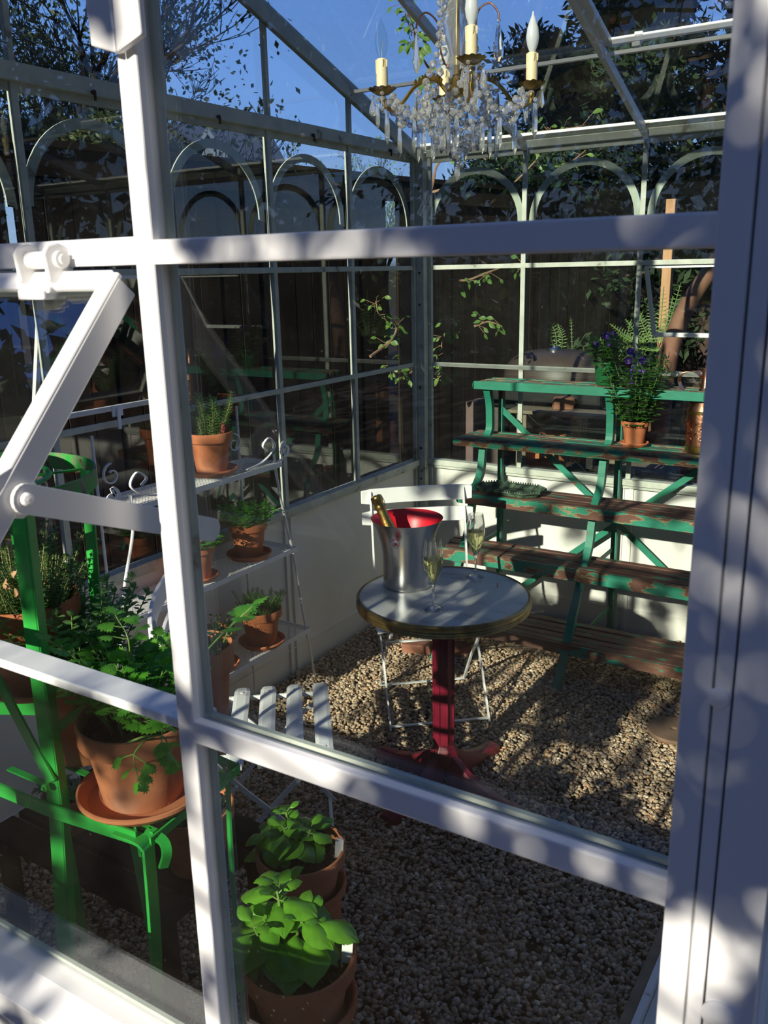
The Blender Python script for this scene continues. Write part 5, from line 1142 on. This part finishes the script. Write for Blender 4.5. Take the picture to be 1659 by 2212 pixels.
# wooden posts and leaning trunk outside right
p0, p1 = onY(1455, 430, 7.0), onY(1448, 830, 7.0)
m_ = MB(); m_.mm((p0.x-.045, 6.96, 0), (p0.x+.025, 7.04, p0.z)); tag(m_.build('wooden_post', M_post, bevel=.005), 'raw pine post standing in the garden beyond the back wall', 'post')
m_ = MB(); pts = [onY(1430, 860, 5.0), onY(1440, 790, 5.0), onY(1455, 730, 5.02), onY(1485, 660, 5.05), onY(1530, 590, 5.1), onY(1590, 500, 5.2)]
pts = [Vector((pts[0].x-.05, 5.0, -.05))]+pts; m_.tube(catmull(pts, 6), [.062-.0006*i for i in range(len(catmull(pts, 6)))], 14); tag(m_.build('leaning_tree', M_barkred, smooth=True), 'smooth reddish leaning trunk outside, seen through the tilted vent', 'trunk')
# clutter under the bench line, outside
rk = onY(1217, 870, 4.75); m_ = MB(); m_.mm((rk.x-.28, 4.6, rk.z-.055), (rk.x+.42, 4.95, rk.z-.035)); 
for dx in (-.2, .35): m_.mm((rk.x+dx-.03, 4.62, -.05), (rk.x+dx+.03, 4.92, rk.z-.055))
tag(m_.build('outdoor_bench', M_plank, bevel=.004), 'weathered low plank bench just outside the back wall', 'bench')
rock((rk.x, 4.75, rk.z-.034), (.06, .05, .075), 'broken terracotta brick piece standing on the plank bench outside', rot=.5)
for (px, py, hh, lab, mt, rr) in ((1195, 935, .16, 'brown clay pot under the plank bench outside', M_terraold, .055), (1160, 985, .12, 'small reddish pot near the ground outside', M_terraold, .055)):
    q = onY(px, py, 4.7); 
    pot((q.x, 4.7, -.05), rr*1.4, q.z+.05, mt, base=.8, label=lab, name='clay_pot', cat='pot', soil=False)
q = onY(1055, 910, 4.9); m_ = MB(); m_.mm((q.x-.11, 4.8, 0), (q.x+.14, 5.1, q.z+.13)); tag(m_.build('storage_box', mat('pinkish_box', [(.10, .065, .06), (.15, .10, .09)], 6, .8), bevel=.01), 'dull pinkish box outside behind the first tier', 'box')
q = onY(1395, 1020, 4.6); m_ = MB(); m_.mm((q.x-.16, 4.5, -.05), (q.x+.14, 4.8, q.z+.02)); tag(m_.build('firewood_log', M_plank, bevel=.03), 'tan log lying outside below the violas', 'log')
q = onY(1455, 1020, 4.5); m_ = MB(); m_.lathe([(0, 0), (.055, 0), (.055, .01), (.055, q.z+.13), (0, q.z+.13)], (q.x, 4.55, -.05), 24); tag(m_.build('glass_jar', M_bulb, smooth=True), 'clear jar standing outside right of the log', 'jar')

# unseen hedge belts added to block low sky light, mirrored faintly in the panes
def belt(name, pts, h_, label, n):
    cs = []
    for (x, y) in pts:
        for z in np.arange(.4, h_(x) if callable(h_) else h_, 1.0): cs.append((x+random.uniform(-.5, .5), y+random.uniform(-.5, .5), z, 1.15))
    o = foliage(name, cs, n, .34, .2, M_ever, None, None); tag(o, label, 'hedge', kind='stuff')
random.seed(9)
belt('hedge_foliage', [(x, -15+.02*x*x) for x in np.arange(-17, 18, 1.3)], lambda x: 4.6 if abs(x+.5) < 4.5 else 11, 'unseen tall hedge added behind the viewpoint to block low sky', 26000)
belt('hedge_foliage', [(9, y) for y in np.arange(-13, 13, 1.3)], 10, 'unseen tall hedge added right of the greenhouse to block low sky', 22000)
belt('hedge_foliage', [(-9.5, y) for y in np.arange(-13, 0, 1.3)], 9, 'unseen tall hedge added left behind the fence to block low sky', 14000)
# shade tree behind the viewer (throws the dappled shadows)
def shade_tree():
    random.seed(77); base = Vector((1.6, -3.9, -.06)); t = thing('shade_tree', base, 'broad garden tree behind the viewpoint that dapples the greenhouse', 'tree'); mb = MB()
    mb.tube([base, base+Vector((-.1, 0, 1.2)), base+Vector((-.3, .1, 2.3)), base+Vector((-.4, .1, 2.9))], [.12, .10, .07, .03], 10)
    r2 = random.Random(4); cs = []
    def cover(X, z):  # share of shade wanted per spot, viewer's own shadow on the door included
        if X > -.14: return .72 if (z > 1.72 or 1.26 < z < 1.50) else .42
        if X > -.45: return .95 if z > 1.70 else (.55 if z > 1.25 else .40)
        if X > -.56: return .55 if z > 1.7 else .22
        if X > -.78: return .45 if 1.74 < z < 1.86 or z > 1.98 else .0
        if X > -.72-.25*(z > 1.3): return .45
        return .05 if z > 1.72 else (.45 if z > 1.47 else .10)
    from mathutils import noise as mn
    for k in range(2600):       # leaf clumps set up the sun line from shade wanted on the near wall
        X = r2.uniform(-2.7, .3); z = r2.uniform(.6, 2.15)
        if mn.noise(Vector((X*8.5, z*7.0, 3.7)))*1.15+.5 > 1-cover(X, z) and r2.random() < .62:
            back = r2.uniform(2.0, 3.6); q = Vector((X, YN, z))-SUNDIR*(back/SUNDIR.y); cs.append((q.x, q.y, q.z, r2.uniform(.03, .075)))
    hub = base+Vector((-.3, .1, 2.3)); limbs = []
    for k in range(9):
        e = Vector((1.0-3.7*(k+.5)/9, -2.3-.4*math.sin(k*2), 2.62+.10*math.sin(k*1.7))); P = catmull([hub, hub.lerp(e, .5)+Vector((0,0,.15)), e], 8); mb.tube(P, [.020-.0009*i for i in range(len(P))], 6); limbs += P
    for c_ in cs[::4]:
        q = Vector(c_[:3]); n_ = min(limbs, key=lambda p: (p-q).length); mb.tube([n_, n_.lerp(q, .5)+Vector((r2.uniform(-.08, .08), 0, .04)), q], [.004, .003, .0015], 4)
    mb.build('trunk_and_branches', M_bark, t); foliage('foliage', cs, len(cs)*22, .05, .034, M_decid, None, None, t)
shade_tree()
def canopy():  # unseen crown added overhead to block sky light, kept clear of the sun path
    random.seed(21); base = Vector((6.5, -3.0, -.06)); t = thing('added_canopy', base, 'unseen large tree crown added over the greenhouse to block sky light', 'tree'); mb = MB()
    top = Vector((4.6, -.5, 7.4)); mb.tube([base, base+Vector((-.4, .5, 3)), top], [.28, .22, .14], 10); cs = []
    for k in range(70):
        p = Vector((random.uniform(-6.5, 7), random.uniform(-7, 7.5), random.uniform(7.2, 8.8)+.0)); cs.append((p.x, p.y, p.z, random.uniform(.8, 1.4)))
        if k % 3 == 0: mb.tube([top, top.lerp(p, .5)+Vector((0,0,.4)), p], [.06, .04, .02], 5)
    mb.build('trunk_and_limbs', M_bark, t); foliage('foliage', cs, 20000, .34, .22, M_decid, None, None, t, .35)
canopy()
